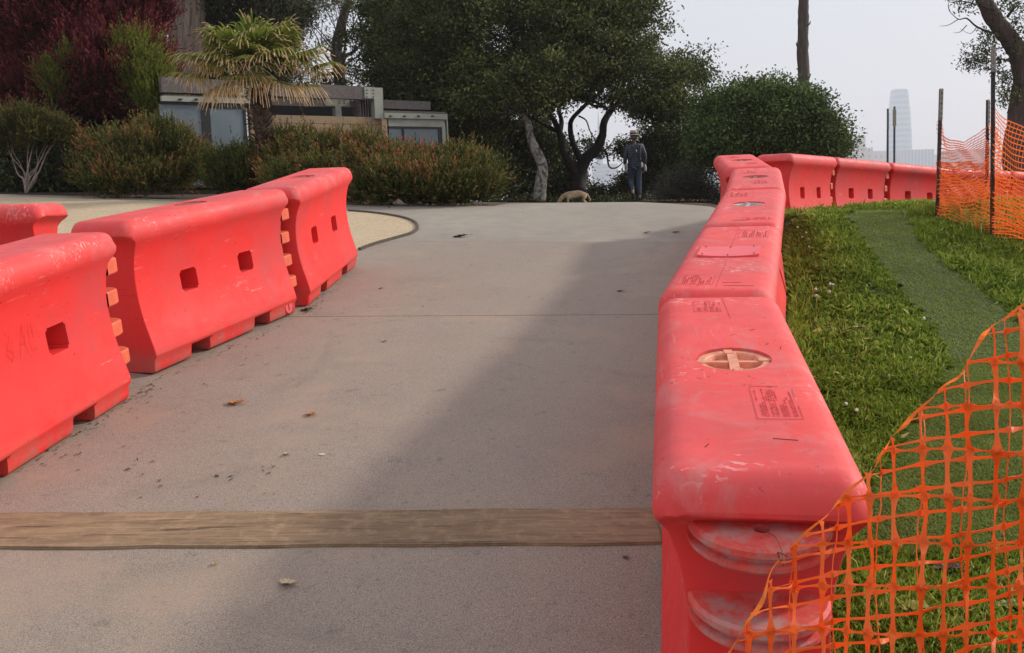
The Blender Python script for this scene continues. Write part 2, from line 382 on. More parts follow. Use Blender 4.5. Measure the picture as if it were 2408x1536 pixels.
pathpoly = [(-13, -3)] + redge + [(3.1, 11.5)] + [(3.3, 13.6)] + [(2.2, 15.2), (0, 14.9)] + [onray(1160, 14.25).xy[:], onray(840, 14.6).xy[:], onray(560, 15.6).xy[:], onray(400, 15.95).xy[:], onray(150, 16.9).xy[:], onray(0, 17.2).xy[:], (-13, 19.2)]
patch('path', pathpoly, CONC, 0.0, .3)
# tan gravel area with a dark edging, set into the concrete
gp_far = [g2(u, v) for u, v in ((-200, 459), (0, 462), (150, 467), (400, 474), (600, 483), (820, 498))]
gp_rim = [g2(u, v) for u, v in ((880, 503), (940, 512), (972, 524), (981, 537), (968, 551), (930, 563), (880, 577), (845, 590))]
gp_near = [g2(u, v) for u, v in ((760, 617), (620, 655))] + [(-2.9, 7.6), (-3.6, 6.4), (-7, 5.5), (-11, 6)]
rim = [tuple(p[:2]) for p in curve([(*p, 0) for p in [gp_far[-1]]+gp_rim], 4)]
patch('gravel', gp_far[:-1]+rim+gp_near, GRAVEL, .006, .3)
def strip(name, pts, wd, hgt, mat, parent=None, off=0):
    bm = bmesh.new(); P = [Vector((p[0], p[1], 0)) for p in pts]; rows = []
    for i, p in enumerate(P):
        t = (P[min(i+1, len(P)-1)]-P[max(i-1, 0)]).normalized(); n = Vector((-t.y, t.x, 0)); z = ground(p.x, p.y)
        rows.append([bm.verts.new(p+n*s*wd/2+Vector((0, 0, z+h))) for s, h in ((-1, -.05), (-1, hgt), (1, hgt), (1, -.05))])
    for a, b in zip(rows, rows[1:]):
        for k in range(3): bm.faces.new((a[k], a[k+1], b[k+1], b[k]))
    bm.faces.new(rows[0]); bm.faces.new(rows[-1][::-1]); bmesh.ops.recalc_face_normals(bm, faces=bm.faces)
    return obj(name, bm, mat, parent)
EDGE = simple('edging_wood', (.10, .08, .055), .9, .3, 20)
tag(strip('garden_edging', rim[::1], .035, .03, EDGE), 'thin dark curved edging around the tan gravel patch', 'edging')
# lawn and the smoother turf strip
lawn_left = [(rline(y)+.10, y) for y in np.arange(-2, 10.6, .5)]
lawnpoly = lawn_left + [(2.95, 10.75), (3.35, 11.15), (4.4, 12.6), (5.7, 13.85), (7.15, 14.9), (10, 16.5), (14, 16.5), (14, -2)]
patch('lawn', lawnpoly, SOIL, .0, .25)
tl = [(2003, 497), (1985, 515), (2010, 545), (2058, 610), (2125, 700), (2185, 780), (2225, 860), (2150, 980), (2080, 1100), (1985, 1290)]
tr = [(2130, 497), (2140, 520), (2165, 572), (2240, 640), (2320, 700), (2400, 770), (2500, 900), (2560, 1080), (2600, 1290)]
turfpoly = [g2(*p) for p in tl] + [g2(*p) for p in tr[::-1]]
tdense = [tuple(p[:2]) for p in curve([(*p, 0) for p in turfpoly], 4)]
patch('turf_strip', tdense, TURFB, .012, .2)
# timber beam set across the path
A = GP(-60, 1264); B = GP(1562, 1239)
dB = (B-A); LB = dB.length; bm = bmesh.new()
zax = Vector((-PA, -PB, 1)).normalized(); xax = dB.normalized(); yax = zax.cross(xax)
wB = (GP(800, 1210)-GP(800, 1290)).length
box(bm, 0, LB, -wB/2, wB/2, -.1, .012)
bmesh.ops.subdivide_edges(bm, edges=[e for e in bm.edges if e.calc_length() > 1], cuts=24)
for v in bm.verts:
    v.co.y += .004*math.sin(v.co.x*9)+random.uniform(-.002, .002)
    if v.co.x > LB-.02: v.co.x += random.uniform(-.03, .01)
bmesh.ops.bevel(bm, geom=[e for e in bm.edges if e.is_manifold and e.calc_face_angle() > .7], offset=.005, segments=2, affect='EDGES')
beam = obj('timber_beam', bm, TIMBER); beam.matrix_world = Matrix(((xax.x, yax.x, zax.x, A.x), (xax.y, yax.y, zax.y, A.y), (xax.z, yax.z, zax.z, A.z), (0, 0, 0, 1)))
tag(beam, 'weathered brown timber beam set flush across the concrete path', 'timber beam')

# ------------------------------------------------------------------ barriers
PROF = [(.205, 0), (.218, .014), (.225, .045), (.230, .082), (.249, .105), (.250, .120), (.242, .160), (.222, .235), (.203, .30), (.187, .375), (.176, .45), (.171, .53), (.172, .60), (.180, .67), (.195, .735), (.215, .79), (.238, .822), (.248, .845), (.251, .87), (.248, .898), (.239, .922), (.222, .943), (.200, .955), (.172, .96), (.14, .96), (.07, .96)]
BL = 1.815
def barrier_body():
    bm = bmesh.new(); P = PROF; n = len(P)
    full = [(x, z) for x, z in P] + [(-x, z) for x, z in P[::-1]]
    N = len(full)
    nor = []
    for i in range(N):
        a = Vector(full[max(i-1, 0)]); b = Vector(full[min(i+1, N-1)]); t = (b-a).normalized(); nor.append(Vector((t.y, -t.x)))
    def yend(z): return BL/2-.088+.084*smooth(.80, .875, z)
    def rr(z): return .010+.070*smooth(.82, .90, z)
    st = []
    def ring(side, th):
        out_ = []
        for (x, z), nn in zip(full, nor):
            r = rr(z); q = Vector((x, z)) - nn*(r*(1-math.cos(th)))
            if z < .02: q.y = max(q.y, z)
            out_.append(bm.verts.new((q.x, side*(yend(z)-r*(1-math.sin(th))), q.y)))
        return out_
    rings = [ring(-1, t) for t in (math.pi/2, math.pi*.36, math.pi*.25, math.pi*.12, 0)]
    for k in range(1, 18):
        rings.append([bm.verts.new((x, (-1+2*k/18)*(BL/2-.19), z)) for x, z in full])
    rings += [ring(1, t) for t in (0, math.pi*.12, math.pi*.25, math.pi*.36, math.pi/2)]
    for a, b in zip(rings, rings[1:]):
        for k in range(N): bm.faces.new((a[k], a[(k+1) % N], b[(k+1) % N], b[k]))
    for r, s in ((rings[0], 1), (rings[-1], -1)):
        for k in range(n-1):
            f = (r[k], r[k+1], r[N-2-k], r[N-1-k]); bm.faces.new(f if s < 0 else f[::-1])
    bmesh.ops.recalc_face_normals(bm, faces=bm.faces)
    me = bpy.data.meshes.new('barrier_body'); bm.to_mesh(me); bm.free(); me.polygons.foreach_set('use_smooth', [True]*len(me.polygons))
    o = bpy.data.objects.new('tmp', me); col.objects.link(o)
    cb = bmesh.new()
    for y in (-.32, .32): box(cb, -.4, .4, y-.085, y+.085, .425, .565)
    bmesh.ops.bevel(cb, geom=[e for e in cb.edges if abs((e.verts[0].co-e.verts[1].co).x) > .5], offset=.014, segments=3, affect='EDGES')
    c2 = bmesh.new()
    for y in (-.36, .36):
        vs = box(c2, -.4, .4, y-.115, y+.115, -.1, .092)
        for v in vs:
            if v.co.z > 0: v.co.y = y+(v.co.y-y)*.84
    # chamfered lower corner block at one end
    c3 = bmesh.new(); bmesh.ops.create_cone(c3, cap_ends=True, segments=48, radius1=.118, radius2=.125, depth=.1, matrix=Matrix.Translation((0, 0, .975)))
    tmp = []
    for i, c in enumerate((cb, c2, c3)):
        cm = bpy.data.meshes.new('c'); bmesh.ops.recalc_face_normals(c, faces=c.faces); c.to_mesh(cm); c.free(); co = bpy.data.objects.new('c', cm); col.objects.link(co); tmp.append(co)
        md = o.modifiers.new('b%d' % i, 'BOOLEAN'); md.operation = 'DIFFERENCE'; md.object = co; md.solver = 'EXACT'
    bv = o.modifiers.new('bev', 'BEVEL'); bv.width = .006; bv.segments = 2; bv.limit_method = 'ANGLE'; bv.angle_limit = R_(55)
    wn = o.modifiers.new('wn', 'WEIGHTED_NORMAL'); wn.weight = 100; wn.keep_sharp = False
    dg = bpy.context.evaluated_depsgraph_get(); me2 = bpy.data.meshes.new_from_object(o.evaluated_get(dg)); me2.name = 'barrier_body'
    for t in tmp: bpy.data.objects.remove(t)
    bpy.data.objects.remove(o)
    me2.materials.clear(); me2.materials.append(PLASTIC)
    return me2
BODY = barrier_body()
def knuckle_mesh(zt, prot, rx, side, slot=True, th=.062):
    bm = bmesh.new(); y0 = side*(BL/2-.094); N = 24; rows = []; ex = 1 if slot else .45
    pw = lambda c: math.copysign(abs(c)**ex, c)
    # half-disc plate with a rounded rim and a groove along the rim
    prof = [(0, zt), (-.006, zt+.0), (0, zt-.006), (0, zt-th*.34), (-.026, zt-th*.38), (-.026, zt-th*.66), (0, zt-th*.70), (0, zt-th+.006), (-.006, zt-th)]
    prof = [(-.008, zt), (0, zt-.008)] + ([(0, zt-th*.36), (-.02, zt-th*.42), (-.02, zt-th*.66), (0, zt-th*.72)] if slot else []) + [(0, zt-th+.008), (-.008, zt-th)]
    for ins, z in prof:
        rows.append([bm.verts.new((pw(math.cos(math.pi*k/N))*(rx+ins), y0+side*pw(math.sin(math.pi*k/N))*(prot+ins), z)) for k in range(N+1)])
    for a, b in zip(rows, rows[1:]):
        for k in range(N): bm.faces.new((a[k], a[k+1], b[k+1], b[k]))
    # top with pin hole
    hole = [bm.verts.new((math.cos(2*math.pi*k/16)*.02, y0+side*(prot*.42)+side*math.sin(2*math.pi*k/16)*.02, zt)) for k in range(16)]
    hd = [bm.verts.new(v.co-Vector((0, 0, .05))) for v in hole]
    for k in range(16): bm.faces.new((hole[k], hole[(k+1) % 16], hd[(k+1) % 16], hd[k]))
    bm.faces.new(hd)
    e = []
    for k in range(N): e.append(bm.edges.get((rows[0][k], rows[0][k+1])))
    e.append(bm.edges.new((rows[0][0], rows[0][-1])))
    for k in range(16): e.append(bm.edges.get((hole[k], hole[(k+1) % 16])))
    bmesh.ops.triangle_fill(bm, use_beauty=True, use_dissolve=False, edges=e)
    bm.faces.new(rows[-1]); bmesh.ops.recalc_face_normals(bm, faces=bm.faces)
    me = bpy.data.meshes.new('knuckle'); bm.to_mesh(me); bm.free(); return me
NK = [knuckle_mesh(z, .165, .17, -1) for z in (.838, .648, .458, .268)]
FK = [knuckle_mesh(z, .16, rx_, 1, False, .085) for z, rx_ in ((.80, .205), (.62, .18), (.44, .178), (.27, .2))]
for m_ in NK: m_.materials.append(KNUCK)
for m_ in FK: m_.materials.append(ORANGEK)
def lid_mesh(mat, style):
    bm = bmesh.new(); N = 40; z1 = .952
    def ringv(r, z): return [bm.verts.new((math.cos(2*math.pi*k/N)*r, math.sin(2*math.pi*k/N)*r, z)) for k in range(N)]
    R = [ringv(r, z) for r, z in ((.115, .93), (.115, z1), (.094, z1), (.090, z1-.004), (.084, .934))]
    for a, b in zip(R, R[1:]):
        for k in range(N): bm.faces.new((a[k], a[(k+1) % N], b[(k+1) % N], b[k]))
    bm.faces.new(R[-1])
    for k in (0, 1, 2, 3):
        box(bm, -.02, .02, -.014, .014, z1-.006, z1+.003, Matrix.Rotation(k*math.pi/2+.1, 4, 'Z') @ Matrix.Translation((.1, 0, 0)))
    box(bm, -.0155, .0155, -.09, .09, .934, z1+.001); box(bm, -.09, -.0165, -.009, .009, .934, z1-.001); box(bm, .0165, .09, -.009, .009, .934, z1-.001)
    bmesh.ops.recalc_face_normals(bm, faces=bm.faces); me = bpy.data.meshes.new('lid'); bm.to_mesh(me); bm.free(); me.materials.append(mat); return me
LIDO = NT('faded_orange_lid'); _n = LIDO.noise(24, 6, .7); LIDO.col(LIDO.ramp(_n, [(.35, (.62, .2, .12)), (.6, (.85, .36, .22)), (.72, (.6, .42, .34))])); LIDO.rough(.6); LIDO.bump(_n, .3, .004)
LID1 = lid_mesh(LIDO.m, 0); LID2 = lid_mesh(simple('grey_lid', (.42, .36, .33), .6, .4, 30), 0); LID3 = lid_mesh(simple('dark_orange_lid', (.35, .1, .06), .6, .5, 30), 0)
MARK = simple('engraved_marks', (.60, .055, .055), .7, .3, 30)
MARKD = simple('deep_scratches', (.16, .012, .012), .7, .3, 30)
PANEL = simple('raised_panel_plastic', (.86, .115, .125), .5, .08, 4)
def marks(bm, cx, cy, wd, ht, seed, z=.9612, rot=0, frame=True):
    r = random.Random(seed); M = Matrix.Translation((cx, cy, z)) @ Matrix.Rotation(rot, 4, 'Z')
    def bar(x0, x1, y0, y1): box(bm, x0, x1, y0, y1, 0, .0006, M)
    if frame:
        t = .0016
        for (x0, x1, y0, y1) in ((-wd/2, wd/2, -ht/2, -ht/2+t), (-wd/2, wd*.2, ht/2-t, ht/2), (-wd/2, -wd/2+t, -ht/2+2*t, ht/2-2*t), (wd/2-t, wd/2, -ht*.45, -ht*.1), (wd/2-t, wd/2, ht*.15, ht*.42)): bar(x0, x1, y0, y1)
    # columns of tiny worn lettering, too eroded to read
    x = -wd*.42
    for i in range(15):
        y = -ht*.42 if i % 4 else ht*.05; end = ht*(.42 if i in (6, 7) else r.uniform(-.2, .42))
        while y < end:
            l = r.uniform(.0015, .005)
            if r.random() < .8: bar(x, x+wd*.032, y, y+l)
            y += l+r.uniform(.0015, .003)
        x += wd*.057
def strokes(name, segs, mat, parent, wd=.006, zoff=0):
    bm = bmesh.new()
    for a, b in segs:
        a = Vector(a); b = Vector(b); t = (b-a).normalized(); nrm = Vector((1, 0, 0)) if abs(a.z-.96) > .05 else Vector((0, 0, 1)); s = t.cross(nrm)*wd/2
        vs = [a-s, a+s, b+s, b-s]; f = [bm.verts.new(v) for v in vs]+[bm.verts.new(v+nrm*.0007) for v in vs]
        for q in ((0, 1, 2, 3), (7, 6, 5, 4), (0, 4, 5, 1), (1, 5, 6, 2), (2, 6, 7, 3), (3, 7, 4, 0)): bm.faces.new([f[i] for i in q])
    bmesh.ops.recalc_face_normals(bm, faces=bm.faces); return obj(name, bm, mat, parent)
HS = 1.065
def barrier(a, b, label, group, lid=None, zoff=0.0, near=False, z=None, far=True):
    """a, b: ends of the centre line (x, y), near end first"""
    ax, ay = a; bx, by = b; cx, cy = (ax+bx)/2, (ay+by)/2
    za, zb = z if z else (PA*ax+PB*ay-PH, PA*bx+PB*by-PH)
    Yv = Vector((bx-ax, by-ay, zb-za)); ks = Yv.length/1.822; Y = Yv.normalized(); X = Y.cross(Vector((0, 0, 1))).normalized(); Z = X.cross(Y)
    t = thing('traffic_barrier', (0, 0, 0), label, 'traffic barrier', group)
    t.matrix_world = Matrix(((X.x, Y.x*ks, Z.x*HS, cx), (X.y, Y.y*ks, Z.y*HS, cy), (X.z, Y.z*ks, Z.z*HS, (za+zb)/2+zoff), (0, 0, 0, 1)))
    obj('body', BODY, None, t)
    if near:
        for m_ in NK: obj('knuckle', m_, None, t)
    for m_ in (FK if far else ()): obj('knuckle', m_, None, t)
    if lid: obj('lid', lid, None, t)
    return t
def ext(a, b, L=1.83):
    """centre line of length L whose far end is b, along a->b"""
    d = (Vector(b)-Vector(a)).normalized(); return tuple(Vector(b)-d*L), b
GR, GL, GF = 'red barriers lining the lawn side of the path', 'red barriers on the left of the path', 'red barriers across the far side of the lawn'
rb = []
a, b = RTOP[0], RTOP[1]; rb.append(barrier(a, b, 'nearest red barrier on the right, orange cross lid on top, netting tied to its end', GR, LID1, near=True, zoff=-.06))
rb.append(barrier(RTOP[1], RTOP[2], 'second red barrier on the right, with a riveted patch plate instead of a lid', GR, zoff=-.06))
rb.append(barrier(RTOP[2], RTOP[3], 'third red barrier on the right, with a grey cross lid and a black scrape', GR, LID2, zoff=-.06))
rb.append(barrier(RTOP[3], RTOP[4], 'fourth red barrier on the right, slim with a dark half-open lid recess', GR, LID3, zoff=-.06))
rb.append(barrier((2.49, 9.24), (2.78, 11.04), 'fifth and last red barrier of the right row, turned leftward at the corner', GR, LID3, z=(PA*2.5+PB*9.24-PH-.06, PA*2.8+PB*11-PH-.08)))
# top details of the right barriers
def topmarks(t, specs, seams=(), panels=(), deep=()):
    if specs:
        for i, s in enumerate(specs):
            bm = bmesh.new(); marks(bm, *s[:4], seed=i+int(s[0]*1000)+7, rot=s[4] if len(s) > 4 else 0); obj('engraved_label', bm, MARK, t)
    for x0, y0, x1, y1 in seams: strokes('mould_seam', [((x0, y0, .9605), (x1, y1, .9605))], MARK, t, .002)
    for x0, y0, x1, y1 in deep: strokes('scratch', [((x0, y0, .9606), (x1, y1, .9606))], MARKD, t, .0022)
topmarks(rb[0], [(-.055, .68, .105, .17), (.085, -.40, .12, .26)], [(-.16, .86, .01, .87), (.01, .87, .025, .5)], deep=[(.05, -.66, .11, -.67), (.08, .33, .1, .34), (-.12, -.72, -.11, -.70), (.16, .1, .165, .13)])
topmarks(rb[1], [(-.1, -.66, .16, .2), (.1, .55, .17, .26)], [(0, -.80, 0, -.16), (0, .84, 0, .13), (-.17, .83, .0, .82)], deep=[(.03, -.78, .16, -.79), (.02, -.72, .1, -.72), (.12, .10, .14, .12)])
topmarks(rb[2], [(-.1, .55, .16, .3), (.1, -.7, .2, .1)], [(.0, .82, .02, .35), (-.16, .82, 0, .82)], deep=[(-.06+.012*i, -.77+.008*(i % 2), -.05+.012*i, -.74+.006*(i % 3)) for i in range(9)])
topmarks(rb[3], [(-.06, .45, .14, .25), (.04, -.45, .14, .25)], [(0, .8, 0, .2)])
topmarks(rb[4], [(-.05, .45, .12, .2), (.05, -.5, .12, .2)])
# riveted patch plate on the second barrier
bm = bmesh.new(); N = 14; va = []
for k in range(N+1):
    x = -.155+.31*k/N; sag = -.02*(1-(x/.155)**2)
    lift = .004+.006*abs(x/.155)**3
    va.append([bm.verts.new((x, y, z)) for y, z in ((-.125+sag, .961), (-.125+sag, .963+lift), (.125-.4*sag, .963+lift*.5), (.125-.4*sag, .961))])
for p, q in zip(va, va[1:]):
    for k in range(4): bm.faces.new((p[k], p[(k+1) % 4], q[(k+1) % 4], q[k]))
bm.faces.new(va[0][::-1]); bm.faces.new(va[-1]); bmesh.ops.recalc_face_normals(bm, faces=bm.faces)
plate = obj('cover_plate', bm, PANEL, rb[1])
for x, y in ((-.13, -.1), (0, -.125), (.13, -.1), (-.13, .1), (0, .1), (.12, .1)): 
    bm = bmesh.new(); bmesh.ops.create_cone(bm, cap_ends=True, segments=10, radius1=.005, radius2=.003, depth=.004, matrix=Matrix.Translation((x, y, .972 if abs(x) > .05 else .969))); obj('rivet', bm, MARKD, plate)
# left row
def lpair(u0, v0, u1, v1, L=1.83):
    a, b = GP(u0, v0), GP(u1, v1); d = (b-a).xy.normalized(); n = Vector((-d.y, d.x)); m = (a.xy+b.xy)/2 + n*.215
    return m, d
lb = []
m_, d_ = lpair(350, 893, 703, 737); lb.append(barrier(tuple(m_-d_*.915), tuple(m_+d_*.915), 'middle red barrier of the left row, with a round embossed disc on its foot', GL, LID3))
m3, d3 = lpair(726, 720, 835, 630); e3 = m_+d_*.915; 
s3 = m3-d3*.915
lb.append(barrier(tuple(m3-d3*.915), tuple(m3+d3*.915), 'farthest red barrier of the left row, its end on the gravel', GL, LID3, far=False))
a1, b1 = GP(40, 1112), GP(313, 935); d1 = (b1-a1).xy.normalized(); n1 = Vector((-d1.y, d1.x)); e1 = b1.xy+n1*.215+d1*.05
lb.append(barrier(tuple(e1-d1*1.83), tuple(e1), 'nearest red barrier on the left, cut by the photo edge, with faint scribbled letters', GL, LID3))
strokes('graffiti', [((.1905, y0, z0), (.1905, y1, z1)) for y0, z0, y1, z1 in ((-.02, .62, -.06, .53), (-.06, .53, -.03, .49), (-.03, .49, -.01, .53), (-.01, .53, -.05, .55), (.03, .49, .07, .64), (.07, .64, .09, .49), (.05, .55, .085, .55), (.12, .64, .12, .50), (.12, .50, .16, .50), (.14, .63, .15, .56))], simple('faint_scribble', (.72, .042, .038), .7, .1, 30), lb[2], .003)
# round embossed disc on the middle left barrier's foot
bm = bmesh.new(); bmesh.ops.create_cone(bm, cap_ends=True, segments=28, radius1=.052, radius2=.048, depth=.012, matrix=Matrix.Translation((.226, .72, .065)) @ Matrix.Rotation(math.pi/2, 4, 'Y'))
dsc = obj('embossed_disc', bm, PANEL, lb[0]); 
bm = bmesh.new()
for k in range(10):
    t0 = R_(-20+15*k); box(bm, 0, .003, -.0105, .0105, -.004, .004, Matrix.Translation((.2225, .72+math.cos(t0)*.066, .065+math.sin(t0)*.066)) @ Matrix.Rotation(t0+math.pi/2, 4, 'X'))
obj('embossed_ring', bm, MARKD, dsc)
bm = bmesh.new(); box(bm, .2325, .234, .712, .72, .04, .09); obj('embossed_mark', bm, MARKD, dsc)
# the barrier behind the left row, running off to the left
p0 = at(150, 515, 1); 
ly = 6.55; lp = at(100, 500, ly)
lx = lp.x
barrier((lx+.04, ly+.12), (lx-1.82, ly-.02), 'red barrier behind the left row, lying crosswise at the left edge of the photo', GL, LID3)
# far row across the lawn
FP = [at(u, v, y) for u, v, y in ((1815, 362, 11.25), (1927, 371, 12.6), (2057, 383, 13.85), (2205, 397, 14.95), (2345, 403, 16.05), (2480, 412, 17.2))]
FP = [(p.x, p.y, p.z-1.022) for p in FP]
FLB = ['leftmost red barrier of the far row, beside the corner of the right row', 'far row red barrier, second from its left end, below the round bush', 'far row red barrier under the skyline towers, third from its left end', 'far row red barrier seen through the orange net left of the tall steel post', 'far row red barrier at the right photo edge, below the brown tree trunk']
for i in range(5):
    a, b = FP[i], FP[i+1]; barrier(a[:2], b[:2], FLB[i], GF, LID3, z=(a[2], b[2]))

# ------------------------------------------------------------------ grass
def blades(n, sampler, lmin, lmax, wd, lean, seed, mat, name, tb=0.0, tv=1.0, clump=0):
    r = np.random.default_rng(seed); P = sampler(n, r); n = len(P)
    ang = r.uniform(0, 2*np.pi, n); L = r.uniform(lmin, lmax, n)*(.6+.8*P[:, 3]); ln = r.uniform(.1, lean, n)*L
    dx, dy = np.cos(ang), np.sin(ang); a2 = ang+np.pi/2+r.uniform(-.5, .5, n); wx, wy = np.cos(a2)*wd*.5, np.sin(a2)*wd*.5
    k = P[:, 4]
    wx *= k; wy *= k
    b = P[:, :3]; V = np.zeros((n, 5, 3))
    mid = b+np.stack([dx*ln*.35, dy*ln*.35, L*.6], 1); tip = b+np.stack([dx*ln, dy*ln, L*np.sqrt(np.maximum(.15, 1-(ln/L)**2*.7))], 1)
    W = np.stack([wx, wy, 0*wx], 1)
    V[:, 0] = b-W; V[:, 1] = b+W; V[:, 2] = mid+W*.8; V[:, 3] = tip; V[:, 4] = mid-W*.8
    t = np.clip(P[:, 5]*tv+r.normal(0, .14, n)+tb, 0, 1)
    return quads(name, V, 5, mat, tint=t)
_ph = rng.uniform(0, 6.28, (6,)); _kk = rng.normal(0, 1, (6, 2))
def fnoise(x, y, s):
    v = 0
    for i in range(6): v = v+np.sin((x*_kk[i, 0]+y*_kk[i, 1])*s*(1+.35*i)+_ph[i])
    return v/6
lawnxy = [(p[0], p[1]) for p in lawnpoly]
def in_turf(x, y): return inside((x, y), tdense)
def lawn_sampler(turf):
    def f(n, r):
        out_ = []
        while len(out_) < n:
            v = r.uniform(0, 1)
            y = 1.2+(14.6-1.2)*v**1.0 if r.random() < .5 else 1.2+4.5*r.random()
            xl = rline(y)+.12 if y < 10.6 else 3.0
            x = r.uniform(xl, .62*y+.35)
            if y > 10.4 and ((x-3.32)*.6-(y-11.2)*.8) < .12+.02*(x-3): continue
            tf = in_turf(x, y)
            if tf != turf: continue
            nn = float(fnoise(x, y, 2.6)); n2 = float(fnoise(x+7, y-3, 7.5))
            if not turf:
                if nn+n2 < -.75 and r.random() < .8: continue
                edge = 1.0
                out_.append((x, y, ground(x, y)-.01, .5+.5*nn+.3*n2+.1, 1.1+.14*y, .42+.30*nn+.15*n2+(.45 if r.random() < .04 else 0)))
            else: out_.append((x, y, ground(x, y)+.008, .5+.1*n2, 1+.16*y, .45+.2*nn+.25*n2))
        return np.array(out_)
    return f
tag(blades(170000, lawn_sampler(False), .03, .085, .0055, 1.3, 3, GRASS, 'grass'), 'long uneven green grass beside the right barriers', 'grass', kind='stuff')
tag(blades(90000, lawn_sampler(True), .012, .02, .0050, .9, 5, TURF, 'short_turf'), 'short dull green turf strip winding through the lawn', 'turf', kind='stuff')
# longer tufts along the foot of the far row and round the posts
def tuft_sampler(n, r):
    o = []
    for i in range(n):
        t = r.random(); k = r.random()
        if k < .55:
            x = 3.2+4.4*t; y = 11.2+(x-3.32)*.78-.28-abs(r.normal(0, .12)); 
        elif k < .8:
            y = 3+7.2*t; x = rline(y)+.3+abs(r.normal(0, .08))
        else: x, y = [(4.86, 10.05), (5.0, 9.15), (5.6, 10.4)][r.integers(3)]; x += r.normal(0, .15); y += r.normal(0, .12)
        o.append((x, y, ground(x, y)-.01, .75, 1.6, .45+.2*r.random()))
    return np.array(o)
tag(blades(9000, tuft_sampler, .07, .13, .006, .9, 8, GRASS, 'grass_tufts'), 'taller grass tufts growing against the barriers and steel posts', 'grass', kind='stuff')
# broad-leaved weeds
def weed(u, v, n, s, seed):
    r = np.random.default_rng(seed); c = GP(u, v); V = np.zeros((n, 4, 3)); a = r.uniform(0, 6.28, n); L = r.uniform(.5, 1, n)*s
    for i in range(n):
        o = Vector((r.normal(0, s*.7), r.normal(0, s*.9), 0)); b = c+o; b.z = ground(b.x, b.y)+.02
        d = Vector((math.cos(a[i]), math.sin(a[i]), r.uniform(.2, .9))); sd = Vector((-math.sin(a[i]), math.cos(a[i]), 0))*L[i]*.22
        V[i] = [b, b+d*L[i]*.5+sd, b+d*L[i]-Vector((0, 0, L[i]*.3)), b+d*L[i]*.5-sd]
    return quads('weed', V, 4, GRASS, tint=np.clip(r.normal(.6, .12, n), 0, 1))
for i, (u, v, n, s, lb_) in enumerate(((1985, 905, 90, .075, 'broad-leaved weed clump beside the nearest right barrier'), (2075, 945, 30, .05, 'small pale-green weed in the grass right of the big weed clump'), (2000, 860, 26, .045, 'small weed just behind the broad-leaved clump by the barrier'))):
    tag(weed(u, v, n, s, 20+i), lb_, 'weed')
# clover heads
fl = simple('white_clover', (.75, .75, .68), .8, .1)
bm = bmesh.new(); bmesh.ops.create_icosphere(bm, subdivisions=2, radius=.011)
for v in bm.verts: v.co *= random.uniform(.85, 1.2); v.co.z += .05
tube(bm, [(0, 0, 0), (.004, 0, .03), (0, 0, .048)], .0015, 5)
cm = bpy.data.meshes.new('clover'); bm.to_mesh(cm); bm.free(); cm.materials.append(fl)
for u, v in ((1902, 596), (1918, 714), (1951, 689), (1950, 706), (1917, 702), (1958, 684), (2172, 770), (1895, 560), (1886, 572), (2090, 905), (1988, 975), (2013, 990), (1875, 548), (2140, 862)):
    p = GP(u, v); o = obj('clover_flower', cm, None, None, p); o.scale = (1, 1, random.uniform(.8, 1.3)); o.rotation_euler = (0, 0, random.random()*6)
    tag(o, 'small round white clover flower standing in the grass', 'flower', 'white clover flowers in the grass')

# ------------------------------------------------------------------ orange netting
def net(name, fn, nu, nv, w0, w1, mat, keep=None, parent=None, th=.0009, seed=1, sub=8, thin=False, clip=None):
    """ribbons between nodes of a nu x nv lattice; fn(i, j) -> Vector; ribbons widen at the nodes"""
    bm = bmesh.new(); P = {}
    for i in range(nu+1):
        for j in range(nv+1):
            if keep is None or keep(i, j): P[i, j] = fn(i, j)
    def nrm(i, j):
        a = P.get((i+1, j), P[i, j])-P.get((i-1, j), P[i, j]); b = P.get((i, j+1), P[i, j])-P.get((i, j-1), P[i, j])
        n = a.cross(b); return n.normalized() if n.length > 1e-9 else Vector((0, -1, 0))
    r = random.Random(seed)
    prof = {8: (1, .62, .42, .35, .33, .35, .42, .62, 1), 1: (1, 1)}[sub]; prof2 = (1, .5, .28, .2, .18, .2, .28, .5, 1) if thin else prof
    for (i, j), p in list(P.items()):
        for di, dj in ((1, 0), (0, 1)) + (() if clip is None else tuple(x for x in ((-1, 0), (0, -1)) if (i+x[0], j+x[1]) not in P)):
            q = P.get((i+di, j+dj)); cut = q is None
            if cut:
                if clip is None: continue
                e = fn(i+di, j+dj); q = clip(p, e)
            n0 = nrm(i, j); n1 = n0 if cut else nrm(i+di, j+dj); d = q-p; L = d.length; tw = r.uniform(-.15, .15) if sub > 3 else 0
            bow = r.uniform(-.06, .06)*L
            mn = (w0 if dj else w1)*(.8 if cut else 1); prev = None; pf = prof if dj else prof2
            for k in range(sub+1):
                t = k/sub; nn = n0.lerp(n1, t).normalized(); s = d.cross(nn).normalized()
                ang = tw*math.sin(math.pi*t); s2 = s*math.cos(ang)+nn*math.sin(ang)
                c = p.lerp(q, t)+(nn*bow+s*bow*.35)*math.sin(math.pi*t); wdt = mn*(pf[k] if sub > 1 else 1)*.5
                cur = (bm.verts.new(c-s2*wdt), bm.verts.new(c+s2*wdt))
                if prev: bm.faces.new((prev[0], prev[1], cur[1], cur[0]))
                prev = cur
    if th:
        bmesh.ops.recalc_face_normals(bm, faces=bm.faces)
        bmesh.ops.solidify(bm, geom=bm.faces[:], thickness=th)
    return obj(name, bm, mat, parent)
nf = thing('safety_netting', (1.0, 1.6, -1.4), 'torn orange plastic netting in the near right corner, tied to the nearest barrier', 'safety netting')
nf.matrix_world = Matrix.Identity(4)
